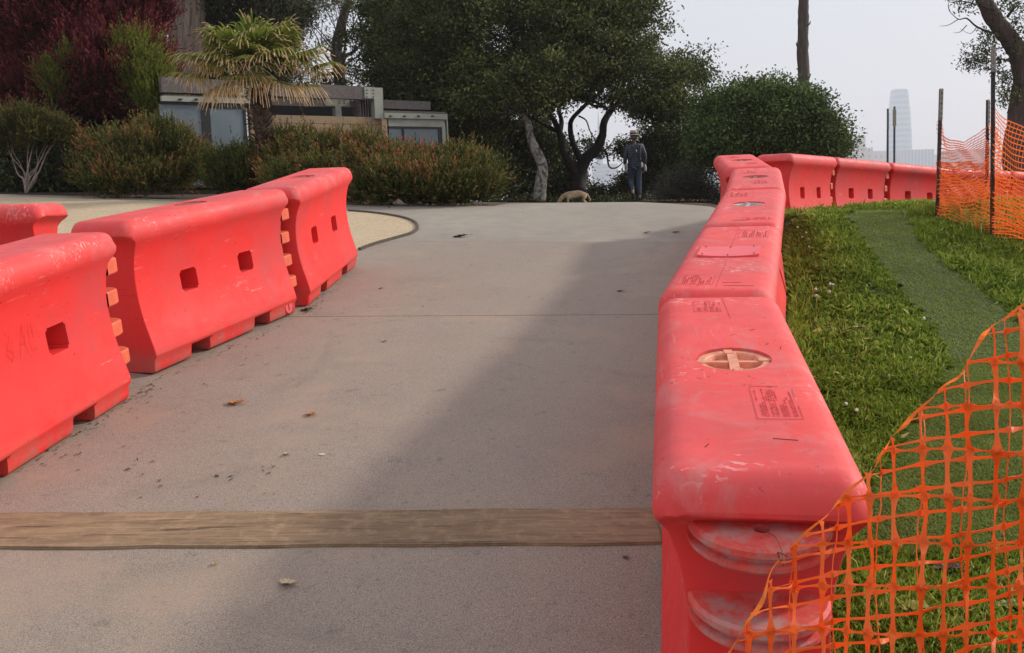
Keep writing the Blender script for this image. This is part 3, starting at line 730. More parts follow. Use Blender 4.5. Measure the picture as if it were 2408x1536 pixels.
outline = [(1700, 1560), (1722, 1520), (1785, 1420), (1835, 1310), (1930, 1225), (1985, 1165), (2055, 1100), (2085, 1045), (2130, 995), (2200, 925), (2262, 875), (2310, 790), (2340, 765), (2420, 712), (2700, 600), (2700, 1750), (1640, 1750)]
def dep(u, v): return 1.52+.05*math.sin(u*.013+v*.006)+.035*math.sin(u*.03-v*.021)-.10*smooth(1900, 2500, u)-.00008*(v-1200)
def n1f(i, j):
    u = 1690+i*59+6*math.sin(j*.9+i*.4)+5*math.sin(i*1.7); v = 640+j*106+(5*math.sin(i*.8+j)+4*math.sin(j*2.1+i*.3))-.06*(u-2100)*0
    return at(u+.10*(v-1100)*smooth(2300, 1800, u)*0, v, dep(u, v))
def uvof(p): return XC+F_*p.dot(RT)/p.dot(FW), YC-F_*p.dot(UP)/p.dot(FW)
def clipto(p, e):
    lo, hi = 0.0, 1.0
    for _ in range(12):
        m = (lo+hi)/2
        if inside(uvof(p.lerp(e, m)), outline): lo = m
        else: hi = m
    return p.lerp(e, max(lo, .05))
def k1(i, j):
    p = n1f(i, j); u = XC+F_*p.dot(RT)/p.dot(FW); v = YC-F_*p.dot(UP)/p.dot(FW); return inside((u, v), outline)
net('mesh_layer', n1f, 17, 11, .0195, .0185, NET, k1, nf, .0008, 3, 8, True, clipto)
def n2f(i, j):
    u = 1660+i*101+8*math.sin(j*.7+i*.4); v = 620+j*56+6*math.sin(i*1.3+j*.5)-.16*(u-2000)
    return at(u, v, dep(u, v)+.085+.02*math.sin(i+j*.3))
def k2(i, j):
    p = n2f(i, j); u = XC+F_*p.dot(RT)/p.dot(FW); v = YC-F_*p.dot(UP)/p.dot(FW); return inside((u, v), outline)
net('mesh_layer', n2f, 10, 24, .0048, .0135, NET, k2, nf, .0010, 5, 8, False, clipto)
# rolled edge cords and ties
bm = bmesh.new(); e_ = curve([at(u, v, dep(u, v)) for u, v in outline[:15]], 6)
prev = None
for i, p in enumerate(e_):
    wv = Vector((0.0015*math.sin(i*1.1), .002*math.cos(i*.8), .0015*math.sin(i*.9))); s = Vector((.0022, .001, .0022))*(1+.3*math.sin(i*.7)); s.rotate(Matrix.Rotation(i*.35, 3, 'Y'))
    cur = (bm.verts.new(p+wv-s), bm.verts.new(p+wv+s))
    if prev: bm.faces.new((prev[0], prev[1], cur[1], cur[0]))
    prev = cur
obj('edge_strand', bm, NET, nf)
bm = bmesh.new(); tieA = at(1800, 1250, 1.93); tube(bm, curve([tieA, at(1822, 1262, 1.85), at(1838, 1295, 1.72), at(1842, 1330, 1.62), at(1828, 1300, 1.6), at(1850, 1308, 1.58)], 4), .0013, 5)
obj('tie_wire', bm, simple('rusty_wire', (.12, .05, .03), .7, .3), nf)

def tpost(base, h, label, grey, lean=0, rz=0):
    t = thing('fence_post', base, label, 'fence post', 'steel fence posts of the orange netting'); t.rotation_euler = (0, lean, rz)
    bm = bmesh.new(); box(bm, -.019, .019, -.003, .003, -.1, h); box(bm, -.003, .003, .0035, .032, -.1, h)
    k = .1
    while k < h: box(bm, -.006, .006, -.012, -.0035, k, k+.022); k += .055
    obj('shaft', bm, STEEL, t)
    if grey:
        bm = bmesh.new(); box(bm, -.022, .022, -.006, -.0032, h-grey, h+.002); box(bm, -.022, -.0192, -.003, .004, h-grey, h+.002); box(bm, .0192, .022, -.003, .004, h-grey, h+.002)
        k = h-grey+.02
        while k < h-.03: box(bm, -.007, .007, -.016, -.0062, k, k+.022); k += .055
        obj('painted_top', bm, GREYP, t)
    return t
pA = onray(2204, 10.1); pA = GP(2204, 517); pB = GP(2333, 556); pC = onray(2321, 10.9)
def hgt(p, v): 
    q = at(0, 0, 1); lo = 0; hi = 5
    for i in range(40):
        m = (lo+hi)/2; P = p+Vector((0, 0, m)); vv = YC-F_*P.dot(UP)/P.dot(FW)
        if vv > v: lo = m
        else: hi = m
    return lo
hA, hB, hC = hgt(pA, 209), hgt(pB, 108), hgt(pC, 235)
tpost(pA, hA, 'left steel post of the netting, grey-topped, leaning slightly right', .34, .03, .4)
tpost(pB, hB, 'tallest steel post, nearest of the three, with pale weathered top', .25, -.01, .2)
tpost(pC, hC, 'thin steel post behind the tallest one, partly hidden by netting', .3, .0, .8)
pD = Vector((5.35, 7.4, 0)); pD.z = ground(pD.x, pD.y)
def panel_net(P0, P1, t0, t1, b0, b1, nu, nv, sag, seed, bunch=True, bulge=.1):
    def fn(i, j):
        s = i/nu; t = j/nv; base = P0.lerp(P1, s); g = ground(base.x, base.y)
        top = t0+(t1-t0)*s; bot = b0+(b1-b0)*s
        z = base.z+bot+(top-bot)*t; z -= sag*4*s*(1-s)*t*(1.2-.3*t)
        if bunch: z += .03*math.sin(t*9+s*3)+.018*math.sin(s*17+t*5+seed)
        n = Vector((P1.y-P0.y, P0.x-P1.x, 0)).normalized(); off = bulge*math.sin(t*4+seed)*math.sin(math.pi*s)+.02*math.sin(s*25+t*12)
        return Vector((base.x, base.y, z))+n*off
    return fn
nb = thing('safety_netting', (0, 0, 0), 'sagging orange netting strung between the three steel posts on the lawn', 'safety netting')
hA1, hC1, hB1 = hgt(pA, 287), hgt(pC, 290), hgt(pB, 268)
net('net_panel', panel_net(pA, pC, hA1, hC1-.02, .03, .1, 26, 24, .2, 1), 26, 24, .0055, .012, NETB, None, nb, 0, 1, 1)
net('net_panel', panel_net(pA, pC, .62, .66, .05, .08, 26, 20, .05, 4, True, .16), 26, 20, .006, .014, NETB, None, nb, 0, 2, 1)
net('net_panel', panel_net(pA, pB, .55, .6, .03, .02, 24, 16, .05, 9, True, .1), 24, 16, .004, .008, NETB, None, nb, 0, 2, 1)
net('net_panel', panel_net(pC, pB, hC1-.05, hB1-.1, .05, .0, 20, 26, .02, 2), 20, 26, .005, .009, NETB, None, nb, 0, 3, 1)
net('net_panel', panel_net(pB, pD, hB1+.05, 1.0, .0, .0, 44, 24, .16, 5), 44, 24, .0055, .011, NETB, None, nb, 0, 4, 1)
net('net_panel', panel_net(pB, pD, .6, .55, .03, .02, 44, 14, .03, 6, True, .12), 44, 14, .006, .013, NETB, None, nb, 0, 5, 1)

# ------------------------------------------------------------------ foliage builders
def ellip_clumps(blobs, K, r, low=-.6):
    """clump centres spread near the surface of the blobs (centre, radii), not inside another blob"""
    C = []; ar = np.array([b[1][0]*b[1][2]+b[1][0]*b[1][1] for b in blobs]); pr = ar/ar.sum(); tries = 0
    while len(C) < K and tries < K*30:
        tries += 1
        b = blobs[r.choice(len(blobs), p=pr)]; d = r.normal(0, 1, 3); d /= np.linalg.norm(d)
        if d[2] < low: continue
        f = 1-.55*r.random()**1.6; lump = 1+.16*math.sin(d[0]*5.1+b[0][0]*3+1)*math.sin(d[2]*4.3+b[0][2]*5)+.09*math.sin(d[1]*9+d[0]*11+b[0][0]); c = np.array(b[0])+d*np.array(b[1])*f*lump
        if f > .8:
            ok = True
            for o in blobs:
                if o is not b and (((c-np.array(o[0]))/np.array(o[1]))**2).sum() < .45: ok = False
            if not ok: continue
        C.append((c, d, f))
    return C
def leaves(name, C, per, sig, L, wd, mat, seed, parent=None, flat=.6, hang=0, tbias=0):
    r = np.random.default_rng(seed); n = len(C)*per
    cen = np.repeat(np.array([c[0] for c in C]), per, 0); ct = np.repeat(r.uniform(-.34, .34, len(C)), per)  # wide per-clump tint also puts sunlit highlights and dark pockets into leaf colour
    rad = np.repeat(r.uniform(.6, 1.35, len(C)), per)
    off = r.normal(0, 1, (n, 3)); off[:, 2] *= flat; P = cen+off*(sig*rad)[:, None]
    d = r.normal(0, 1, (n, 3)); d[:, 2] += .2-hang; d /= np.linalg.norm(d, axis=1)[:, None]
    s = np.cross(d, r.normal(0, 1, (n, 3))); s /= np.linalg.norm(s, axis=1)[:, None]
    l = L*r.uniform(.6, 1.3, n)[:, None]; w_ = wd*r.uniform(.7, 1.2, n)[:, None]
    V = np.stack([P, P+d*l*.5+s*w_*.5, P+d*l, P+d*l*.5-s*w_*.5], 1)
    t = np.clip(.45+ct+r.normal(0, .17, n)+tbias, 0, 1)
    return quads(name, V, 4, mat, parent, t)
def shoots(name, C, per, spread, SL, nl, L, wd, mat, seed, parent=None, upb=.8, tipred=.45, open_=.6, tb=.35, redclump=.3):
    """upright leafy shoots: leaves set round a stem, tinted towards the tip"""
    r = np.random.default_rng(seed); ns = len(C)*per
    cen = np.repeat(np.array([c[0] for c in C]), per, 0); dr = np.repeat(np.array([c[1] for c in C]), per, 0); ff = np.repeat(np.array([c[2] for c in C]), per)
    rc = np.repeat(r.uniform(-redclump, redclump, len(C)), per)
    B = cen+r.normal(0, spread, (ns, 3)); D = dr*.5+r.normal(0, .32, (ns, 3)); D[:, 2] += upb; D /= np.linalg.norm(D, axis=1)[:, None]
    sl = SL*r.uniform(.6, 1.4, ns)*np.where(r.random(ns) < .05, 1.9, 1)
    k = np.tile(np.arange(nl), ns); t = (k+r.uniform(0, .7, ns*nl))/nl
    Bs = np.repeat(B, nl, 0); Ds = np.repeat(D, nl, 0); P = Bs+Ds*(np.repeat(sl, nl)*t)[:, None]
    q = r.normal(0, 1, Ds.shape); q -= Ds*(q*Ds).sum(1)[:, None]; q /= np.linalg.norm(q, axis=1)[:, None]
    d = Ds+q*open_; d /= np.linalg.norm(d, axis=1)[:, None]; s = np.cross(d, Ds+1e-3); s /= np.linalg.norm(s, axis=1)[:, None]
    l = L*r.uniform(.7, 1.2, len(P))[:, None]; s = s*wd*.5
    V = np.stack([P, P+d*l*.55+s, P+d*l, P+d*l*.55-s], 1)
    tint = np.clip(tb-.25+t**2*tipred+np.repeat(rc*np.clip(ff*1.6-.6, 0, 1), nl)+r.normal(0, .09, len(P)), 0, 1)
    return quads(name, V, 4, mat, parent, tint)
def limbs(name, base, targets, r0, mat, parent, seed, wig=.12, fork=.45, seg=6):
    rr = random.Random(seed); bm = bmesh.new(); base = Vector(base)
    for c in targets:
        c = Vector(c); d = c-base; L = d.length; k = base+d*fork*rr.uniform(.6, 1.1)+Vector((rr.uniform(-1, 1), rr.uniform(-1, 1), rr.uniform(-.3, .6)))*L*wig
        k2 = base+d*.2+Vector((rr.uniform(-1, 1), rr.uniform(-1, 1), rr.uniform(0, 1)))*L*wig*.5
        m = k.lerp(c, .5)+Vector((rr.uniform(-1, 1), rr.uniform(-1, 1), rr.uniform(-1, 1)))*L*wig*.5
        pts = curve([base, k2, k, m, c], 4); n = len(pts); R0_ = r0*rr.uniform(.4, 1)
        tube(bm, pts, [max(.004, R0_*(1-i/n)**1.1) for i in range(n)], seg, .08)
    return obj(name, bm, mat, parent, smoothed=True)
def blob(u, v, y, ru, rv, ry=None):
    c = at(u, v, y); s = y/F_; return (np.array(c), (ru*s, (ry if ry else ru*s*.8), rv*s))
def trunk(name, pts, rads, mat, parent, seg=10, rough=.06):
    bm = bmesh.new(); P = curve(pts, 5); n = len(P); m = len(rads)
    R = [rads[min(m-1, int(i/(n-1)*(m-1)))]*(1-(i/(n-1)*(m-1) % 1))+rads[min(m-1, int(i/(n-1)*(m-1))+1)]*(i/(n-1)*(m-1) % 1) for i in range(n)]
    tube(bm, P, R, seg, rough); return obj(name, bm, mat, parent, smoothed=True)

# ---- big spreading oak
OY = 27.0
g_oak = onray(1365, OY)
oak = thing('oak_tree', g_oak, 'huge dark spreading oak over the path with twisting black limbs', 'tree')
IM = lambda o: o.matrix_world
def localize(e, kids=None):
    """children were built in world space: keep them there"""
    bpy.context.view_layer.update()
    for c in e.children: c.matrix_parent_inverse = e.matrix_world.inverted()
z3 = lambda x, y, d: at((1200+x/2.743)/1.0802, y/2.743/1.0802, d)
bpy.context.view_layer.update()
sO = OY/F_
def zr(px): return px/2.743/1.0802*sO/2
limb_paths = [([(735, 1350), (735, 1230), (690, 1160), (630, 1050), (605, 920), (560, 830), (510, 760), (500, 690)], [95, 85, 70, 45, 42, 36, 30, 26]),
    ([(745, 1350), (750, 1230), (780, 1120), (860, 1040), (905, 940), (915, 850), (960, 780), (990, 740)], [100, 95, 85, 70, 55, 50, 42, 28]),
    ([(605, 920), (620, 850), (600, 760), (640, 710), (700, 660), (780, 640)], [40, 34, 26, 24, 20, 12]),
    ([(760, 1120), (700, 1000), (680, 880), (700, 820), (770, 750), (830, 700), (900, 740), (940, 760)], [50, 44, 36, 30, 28, 24, 22, 14]),
    ([(700, 680), (780, 700), (850, 740), (930, 745)], [22, 20, 18, 12]), ([(500, 690), (560, 660), (680, 655), (780, 640), (860, 600)], [26, 24, 18, 14, 8]),
    ([(500, 690), (450, 720), (430, 640), (480, 560)], [22, 18, 14, 8]), ([(600, 920), (520, 880), (430, 830), (350, 800)], [34, 28, 20, 12]),
    ([(740, 810), (790, 840), (820, 920), (860, 980)], [12, 10, 8, 6]), ([(960, 780), (1030, 700), (1120, 620), (1200, 560)], [30, 22, 16, 8]),
    ([(860, 1040), (930, 1060), (950, 1160), (1000, 1170), (1050, 1130)], [22, 16, 12, 9, 6]), ([(500, 690), (520, 600), (600, 480), (700, 300)], [24, 20, 16, 10]), ([(800, 700), (860, 560), (900, 400), (1000, 200)], [22, 18, 14, 8])]
bm = bmesh.new()
for pts, rd in limb_paths:
    P = curve([z3(x, y, OY+.3*math.sin(i*1.3)) for i, (x, y) in enumerate(pts)], 4); n = len(P); m = len(rd)
    Rr = [zr(rd[min(m-1, int(i/(n-1)*(m-1)))]*(1-(i/(n-1)*(m-1) % 1))+rd[min(m-1, int(i/(n-1)*(m-1))+1)]*(i/(n-1)*(m-1) % 1)) for i in range(n)]
    tube(bm, P, Rr, 9, .07)
tk = obj('trunk', bm, BARK_OAK, oak, smoothed=True)
oblobs = [blob(1180, 90, OY-1, 300, 190), blob(1360, 70, OY-1.5, 185, 150), blob(1290, -80, OY, 230, 160), blob(1080, 200, OY, 170, 110), blob(1480, 120, OY, 80, 90), blob(1500, 210, OY-1.5, 140, 85),
          blob(1605, 170, OY, 62, 55), blob(1560, 270, OY, 90, 45), blob(1230, 220, OY-2, 150, 60), blob(1000, 60, OY+2, 160, 160), blob(1100, 260, OY+1, 110, 90)]
r_ = np.random.default_rng(11)
C = ellip_clumps(oblobs, 2300, r_, -.75)
def pxof(c):
    c = Vector(c); return XC+F_*c.dot(RT)/c.dot(FW), YC-F_*c.dot(UP)/c.dot(FW)
def notgap(c):
    u, v = pxof(c[0]); return not (((u-1375)/85)**2+((v-270)/42)**2 < 1 or ((u-1440)/60)**2+((v-300)/45)**2 < 1 or v > 335+ (20 if u < 1200 else 0))
C = [c for c in C if notgap(c)]
leaves('crown', C, 100, .22, .10, .058, LEAF_OAK, 12, oak, .55)
limbs('branches', z3(700, 600, OY), [tuple(c[0]) for c in C[::60]], .09, BARK_OAK, oak, 13)
localize(oak)
# ---- pale-trunked tree in front of the oak
PY = 24.0; g_ = onray(1268, PY)
pt = thing('pale_trunk_tree', g_, 'tree with pale mottled crooked trunk left of the dog', 'tree')
trunk('trunk', [z3(x, y, PY) for x, y in ((462, 1400), (475, 1280), (488, 1180), (470, 1110), (430, 1030), (400, 950), (385, 860), (330, 790), (280, 700))], [zr(88), zr(78), zr(68), zr(66), zr(58), zr(50), zr(44), zr(34), zr(20)], BARK_PALE, pt, 12, .05)
C = ellip_clumps([blob(1190, 215, PY, 120, 70), blob(1130, 270, PY+1, 80, 60), blob(1250, 190, PY, 90, 50)], 240, r_, -.8)
C = [c for c in C if notgap(c)]
leaves('crown', C, 90, .26, .095, .055, LEAF_OAK, 14, pt, .6, 0, .08)
limbs('branches', z3(330, 790, PY), [tuple(c[0]) for c in C[::12]], .05, BARK_PALE, pt, 15)
localize(pt)
# ---- dark backdrop trees left of the oak, understory beyond the crest
def shrub(name, uy, blobs, K, per, sig, L, wd, mat, label, cat, seed, group=None, low=-.8, stem=None, filt=None, hang=0, nl=10, tb=0, flat=.7, smat=BARK_OAK):
    g = onray(*uy); t = thing(name, g, label, cat, group); rr = np.random.default_rng(seed)
    C = ellip_clumps(blobs, K, rr, low)
    if filt: C = [c for c in C if filt(c)]
    leaves('crown', C, per, sig, L, wd, mat, seed+1, t, flat, hang, tb)
    limbs('trunk' if cat == 'tree' else 'stems', g, [tuple(c[0]) for c in C[::max(1, len(C)//nl)]], stem or .05, smat, t, seed+2)
    localize(t); return t
shrub('broadleaf_tree', (960, 29), [blob(975, 90, 29, 80, 150), blob(940, 190, 29.5, 60, 60), blob(1050, 330, 30, 110, 120), blob(1020, 220, 29, 120, 110)], 1300, 95, .30, .115, .07, LEAF_OAK, 'dense dark tree rising behind the right wing of the pavilion', 'tree', 31, stem=.16)
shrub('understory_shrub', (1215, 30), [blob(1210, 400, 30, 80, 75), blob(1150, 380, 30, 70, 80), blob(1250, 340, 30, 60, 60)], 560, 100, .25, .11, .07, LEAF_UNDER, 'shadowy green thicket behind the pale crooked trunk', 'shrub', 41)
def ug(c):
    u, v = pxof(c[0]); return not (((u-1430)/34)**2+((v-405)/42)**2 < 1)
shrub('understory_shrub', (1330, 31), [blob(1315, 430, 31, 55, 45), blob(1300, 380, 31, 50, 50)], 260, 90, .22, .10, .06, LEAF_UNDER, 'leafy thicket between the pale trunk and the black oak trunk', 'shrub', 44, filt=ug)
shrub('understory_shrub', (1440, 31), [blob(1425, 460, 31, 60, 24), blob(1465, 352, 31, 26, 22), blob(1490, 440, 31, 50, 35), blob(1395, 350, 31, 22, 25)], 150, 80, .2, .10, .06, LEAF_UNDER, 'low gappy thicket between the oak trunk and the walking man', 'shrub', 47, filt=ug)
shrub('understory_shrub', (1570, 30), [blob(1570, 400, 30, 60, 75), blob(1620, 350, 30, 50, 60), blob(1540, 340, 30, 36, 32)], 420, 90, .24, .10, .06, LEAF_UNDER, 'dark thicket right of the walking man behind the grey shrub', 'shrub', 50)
shrub('low_shrub', (1400, 27.6), [blob(1250, 490, 27.6, 130, 26), blob(1420, 492, 27.8, 150, 24), blob(1600, 488, 27.4, 130, 30)], 420, 90, .14, .09, .055, LEAF_UNDER, 'low shadowy ground-hugging shrub just beyond the crest, behind the dog', 'shrub', 58)
# ---- round bush with bare trunk rising behind it
shrub('round_bush', (1800, 19), [blob(1800, 302, 19, 132, 102), blob(1868, 312, 19, 95, 88), blob(1720, 290, 19, 85, 80), blob(1690, 345, 18.5, 60, 55), blob(1925, 350, 19, 55, 50)], 1900, 90, .16, .07, .042, LEAF_OAK2, 'big rounded dark green bush behind the corner of the red barriers', 'bush', 53, stem=.06, nl=16)
pz = onray(1886, 21.5); tr_ = thing('bare_trunk', pz, 'tall straight bare tree trunk rising behind the round bush', 'tree')
trunk('trunk', [at(1888, 420, 21.5), at(1887, 300, 21.5), at(1889, 210, 21.5), at(1887, 120, 21.5), at(1888, 50, 21.5), at(1889, -10, 21.5), at(1888, -160, 21.5)], [.15, .14, .135, .13, .125, .12, .1], BARK_POLE, tr_, 12, .09)
bm = bmesh.new()
for z, s in ((60, 1), (185, 1), (110, -1), (240, -1)):
    p = at(1888+s*10, z, 21.4); tube(bm, [p, p+Vector((s*.05, 0, .03)), p+Vector((s*.07, -.02, .1))], [.03, .02, .008], 6)
obj('knot', bm, BARK_POLE, tr_); localize(tr_)
# ---- grey-green twiggy shrub beside the man
def wispy(name, uy, c_uv, ru, rv, n, label, seed, mat, stemmat):
    g = onray(*uy); t = thing(name, g, label, 'shrub'); rr = np.random.default_rng(seed); y = uy[1]; s = y/F_
    V = []; T = []
    for i in range(n):
        a = rr.uniform(-1.35, 1.35); b = rr.uniform(-.9, .9); L = rv*2.0*s*rr.uniform(.55, 1.05)*(1-.18*abs(a)) 
        d = np.array([math.sin(a)*(ru/rv)*.62, math.sin(b)*.6, math.cos(a)*1.0]); p0 = np.array(g)+np.array([rr.normal(0, .1), rr.normal(0, .1), -.05]); 
        for k in range(16):
            t_ = .25+.75*(k+rr.random())/16; p = p0+d*L*t_+np.array([0, 0, -.12*t_*t_*abs(a)])+rr.normal(0, .03, 3)
            q = d*.7+rr.normal(0, .55, 3); q /= np.linalg.norm(q); s_ = np.cross(q, rr.normal(0, 1, 3)); s_ /= np.linalg.norm(s_); l = rr.uniform(.03, .07)
            V.append([p, p+q*l*.5+s_*.006, p+q*l, p+q*l*.5-s_*.006]); T.append(np.clip(rr.normal(.45, .2)+.25*(t_-.6), 0, 1))
    quads('foliage', np.array(V), 4, mat, t, np.array(T))
    limbs('stems', g, [tuple(np.array(g)+np.array([math.sin(a)*ru*s*.9, rr.normal(0, .3), math.cos(a)*rv*s*1.7])) for a in np.linspace(-1.1, 1.1, 16)], .018, stemmat, t, seed, .1)
    localize(t)
wispy('wispy_shrub', (1622, 18.5), None, 100, 52, 1700, 'grey-green wispy shrub between the walking man and the red barriers', 61, LEAF_GREY, BARK_POLE)

# ---- hedge row (upright shoots, red tips)
def hedge(name, uy, blobs, K, per, label, seed, mat=LEAF_HEDGE, stems=8, smat=STEMW, SL=.2, nl=11, L=.058, wd=.02, group='clipped shrubs in front of the pavilion', low=-.9, tb=.38, upb=.8, tipred=.43, cat='shrub', rc=.3, stemr=.03, core=True):
    g = onray(*uy); t = thing(name, g, label, cat, group); rr = np.random.default_rng(seed)
    C = ellip_clumps(blobs, K, rr, low)
    if group.startswith('clipped'): C = [(c[0]-np.array([0, 0, .2 if c[0][2] > g.z+.5 else 0]), c[1], c[2]) for c in C]
    C = [c for c in C if c[0][2] > ground(c[0][0], c[0][1])-.05]
    shoots('foliage', C, per, .07, SL, nl, L, wd, mat, seed+1, t, upb, tipred, .55, tb, rc)
    limbs('stems', g, [tuple(c[0]) for c in C[::max(1, len(C)//stems)]], stemr, smat, t, seed+2, .1, .5, 6)
    localize(t); return t
hedge('shrub', (62, 17.6), [blob(60, 290, 17.6, 95, 38), blob(100, 305, 17.4, 60, 32), blob(20, 310, 17.6, 60, 42)], 420, 15, 'bronze-green shrub on bare white forked stems at the left edge', 71, LEAF_HEDGE2, 9, upb=.7, tipred=.35, low=-.3, stemr=.035)
hedge('shrub', (340, 17.0), [blob(340, 350, 17.0, 125, 68), blob(425, 375, 17.0, 60, 62), blob(240, 370, 17, 55, 50), blob(330, 410, 16.7, 125, 50)], 900, 15, 'rounded olive and red-tipped shrub left of the pavilion door', 74, stems=10)
hedge('shrub', (560, 16.4), [blob(560, 385, 16.4, 55, 48), blob(600, 400, 16.2, 45, 45), blob(560, 420, 16.1, 60, 35)], 330, 15, 'small green shrub in front of the glass pavilion door', 77, stems=5, tb=.25, tipred=.2)
hedge('shrub', (760, 15.9), [blob(740, 368, 15.9, 105, 62), blob(680, 370, 15.9, 60, 60), blob(830, 366, 15.8, 80, 60), blob(760, 415, 15.4, 130, 50)], 1050, 15, 'long olive shrub under the tan wall, right of the palm trunk', 80, stems=10)
hedge('shrub', (950, 15.4), [blob(925, 395, 15.4, 80, 56), blob(985, 408, 15.3, 70, 56), blob(950, 420, 15.0, 110, 48), blob(870, 400, 15.2, 60, 60), blob(960, 440, 14.8, 130, 30)], 1050, 15, 'tall red-tipped shrub in front of the pavilion right wing', 83, stems=8, tb=.42, rc=.42)
hedge('shrub', (1095, 15.2), [blob(1080, 402, 15.2, 72, 58), blob(1115, 412, 15.0, 50, 55), blob(1070, 442, 14.7, 90, 28)], 650, 15, 'last yellow-green shrub at the right end of the clipped row', 86, stems=6, tb=.33, tipred=.4)
# ---- purple hopbush mass and its lime shoots
hedge('hopbush', (180, 20), [blob(150, 60, 20.5, 190, 150), blob(290, 50, 20.5, 85, 125), blob(20, 130, 20.5, 110, 150), blob(260, 200, 19.6, 140, 90), blob(120, 260, 20, 130, 90), blob(325, 220, 20, 60, 75), blob(110, -80, 21, 200, 90)], 1900, 18, 'huge wine-red bush filling the upper left corner', 91, LEAF_PURPLE, 12, BARK_OAK, .45, 11, .10, .034, 'hopbushes at the left', -.9, .4, .9, .35, 'bush', .28, .06)
hedge('hopbush', (350, 19), [blob(335, 190, 19.0, 55, 75), blob(370, 240, 18.9, 35, 55), blob(310, 140, 19, 30, 40)], 190, 17, 'lime-green bush growing out of the wine-red one beside the pavilion', 94, LEAF_LIME, 6, BARK_OAK, .34, 12, .07, .02, 'hopbushes at the left', -.9, .4, 1.1, .3, 'bush', .2, .03)
hedge('hopbush', (140, 19), [blob(135, 210, 18.6, 26, 48), blob(112, 190, 18.6, 14, 35), blob(160, 165, 18.6, 12, 40)], 26, 11, 'thin lime-green shoots in front of the wine-red bush, far left', 96, LEAF_LIME, 4, BARK_OAK, .32, 12, .07, .02, 'hopbushes at the left', -.9, .25, 1.1, .3, 'bush', .2, .02)
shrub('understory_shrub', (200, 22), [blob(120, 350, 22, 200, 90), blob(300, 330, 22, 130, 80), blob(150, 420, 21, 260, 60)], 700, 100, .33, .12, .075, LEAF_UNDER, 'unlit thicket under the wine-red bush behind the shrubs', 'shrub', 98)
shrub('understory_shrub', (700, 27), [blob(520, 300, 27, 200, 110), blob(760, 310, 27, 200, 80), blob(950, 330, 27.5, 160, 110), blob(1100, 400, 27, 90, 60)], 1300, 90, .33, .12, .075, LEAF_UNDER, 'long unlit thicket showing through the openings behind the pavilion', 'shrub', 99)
# ---- eucalyptus trees behind the pavilion
eu = thing('eucalyptus_tree', onray(440, 26), 'thick tan peeling eucalyptus trunk behind the palm', 'tree')
trunk('trunk', [at(432, 470, 26), at(432, 330, 26), at(434, 200, 26), at(440, 100, 26), at(440, 30, 26), at(442, -50, 26), at(450, -200, 26)], [.46, .44, .42, .47, .5, .46, .36], BARK_EUC, eu, 18, .05)
trunk('limb', [at(425, 110, 25.8), at(395, 50, 25.6), at(360, 0, 25.5), at(320, -60, 25.4)], [.2, .17, .14, .1], BARK_EUC, eu, 10, .05)
C = ellip_clumps([blob(300, -10, 27, 160, 60), blob(560, 20, 28, 170, 90), blob(520, -60, 27, 200, 70)], 760, r_, -.9)
leaves('crown', C, 75, .34, .17, .04, LEAF_EUC, 101, eu, .9, .8)
localize(eu)
e2 = thing('eucalyptus_tree', onray(800, 33), 'slender dark eucalyptus with gaps of sky, right of the palm', 'tree')
trunk('trunk', [at(815, 470, 33), at(800, 200, 33), at(790, 120, 33), at(805, 50, 33), at(830, -40, 33)], [.28, .22, .2, .17, .12], BARK_POLE, e2, 10, .06)
C = ellip_clumps([blob(760, -20, 33, 110, 55), blob(885, 60, 33, 45, 80), blob(770, 110, 33, 35, 26), blob(840, 170, 33, 40, 35), blob(770, 200, 33, 60, 26), blob(815, 60, 33, 26, 20)], 120, r_, -.9)
leaves('crown', C, 70, .24, .15, .04, LEAF_EUC, 104, e2, .8, .6)
limbs('branches', at(800, 170, 33), [tuple(c[0]) for c in C[::6]], .08, BARK_POLE, e2, 105); localize(e2)
shrub('eucalyptus_tree', (620, 31), [blob(580, 90, 31, 120, 90), blob(500, 150, 31, 90, 60), blob(640, 30, 31, 70, 60), blob(630, 170, 31.5, 60, 45)], 760, 75, .30, .16, .045, LEAF_EUC, 'dark eucalyptus foliage directly behind the palm crown', 'tree', 107, hang=.7, stem=.15)
# ---- tree at the right edge
rt = thing('leaning_tree', onray(2398, 18), 'shaggy brown tree leaning left at the right edge, behind the netting', 'tree')
z4 = lambda x, y, d: at((1750+x/2.327)/1.0802, y/2.327/1.0802, d)
trunk('trunk', [z4(1960, 1130, 18), z4(1955, 900, 18), z4(1962, 700, 18), z4(1975, 480, 18), z4(1950, 330, 18), z4(1880, 220, 18), z4(1800, 110, 18), z4(1740, 0, 18), z4(1690, -120, 18)], [.36, .32, .25, .19, .19, .17, .16, .14, .11], BARK_RED, rt, 12, .09)
trunk('limb', [z4(1975, 480, 18), z4(2000, 300, 18), z4(2080, 150, 18), z4(2120, -50, 18)], [.17, .14, .11, .08], BARK_RED, rt, 9, .07)
bm = bmesh.new()
for pth, r0 in (([(1800, 200), (1700, 160), (1640, 110), (1590, 115), (1540, 70)], .022), ([(1590, 115), (1530, 150), (1480, 155)], .01), ([(1640, 150), (1600, 190), (1560, 195)], .01), ([(1700, 160), (1660, 200), (1600, 170)], .008), ([(1800, 60), (1700, 30), (1620, 10), (1540, 15)], .018),
                ([(1900, 280), (1800, 290), (1720, 320), (1650, 330)], .014), ([(1930, 380), (1840, 350), (1760, 370), (1700, 350), (1600, 390)], .016), ([(1950, 500), (1890, 520), (1860, 580), (1830, 600)], .012), ([(1540, 70), (1530, 30), (1545, 0)], .01), ([(1880, 100), (1920, 50), (1960, 20)], .03)):
    P = curve([z4(x, y, 17.8) for x, y in pth], 4); tube(bm, P, [r0*(1-.8*i/len(P)) for i in range(len(P))], 6)
obj('branches', bm, BARK_OAK, rt)
cl = []
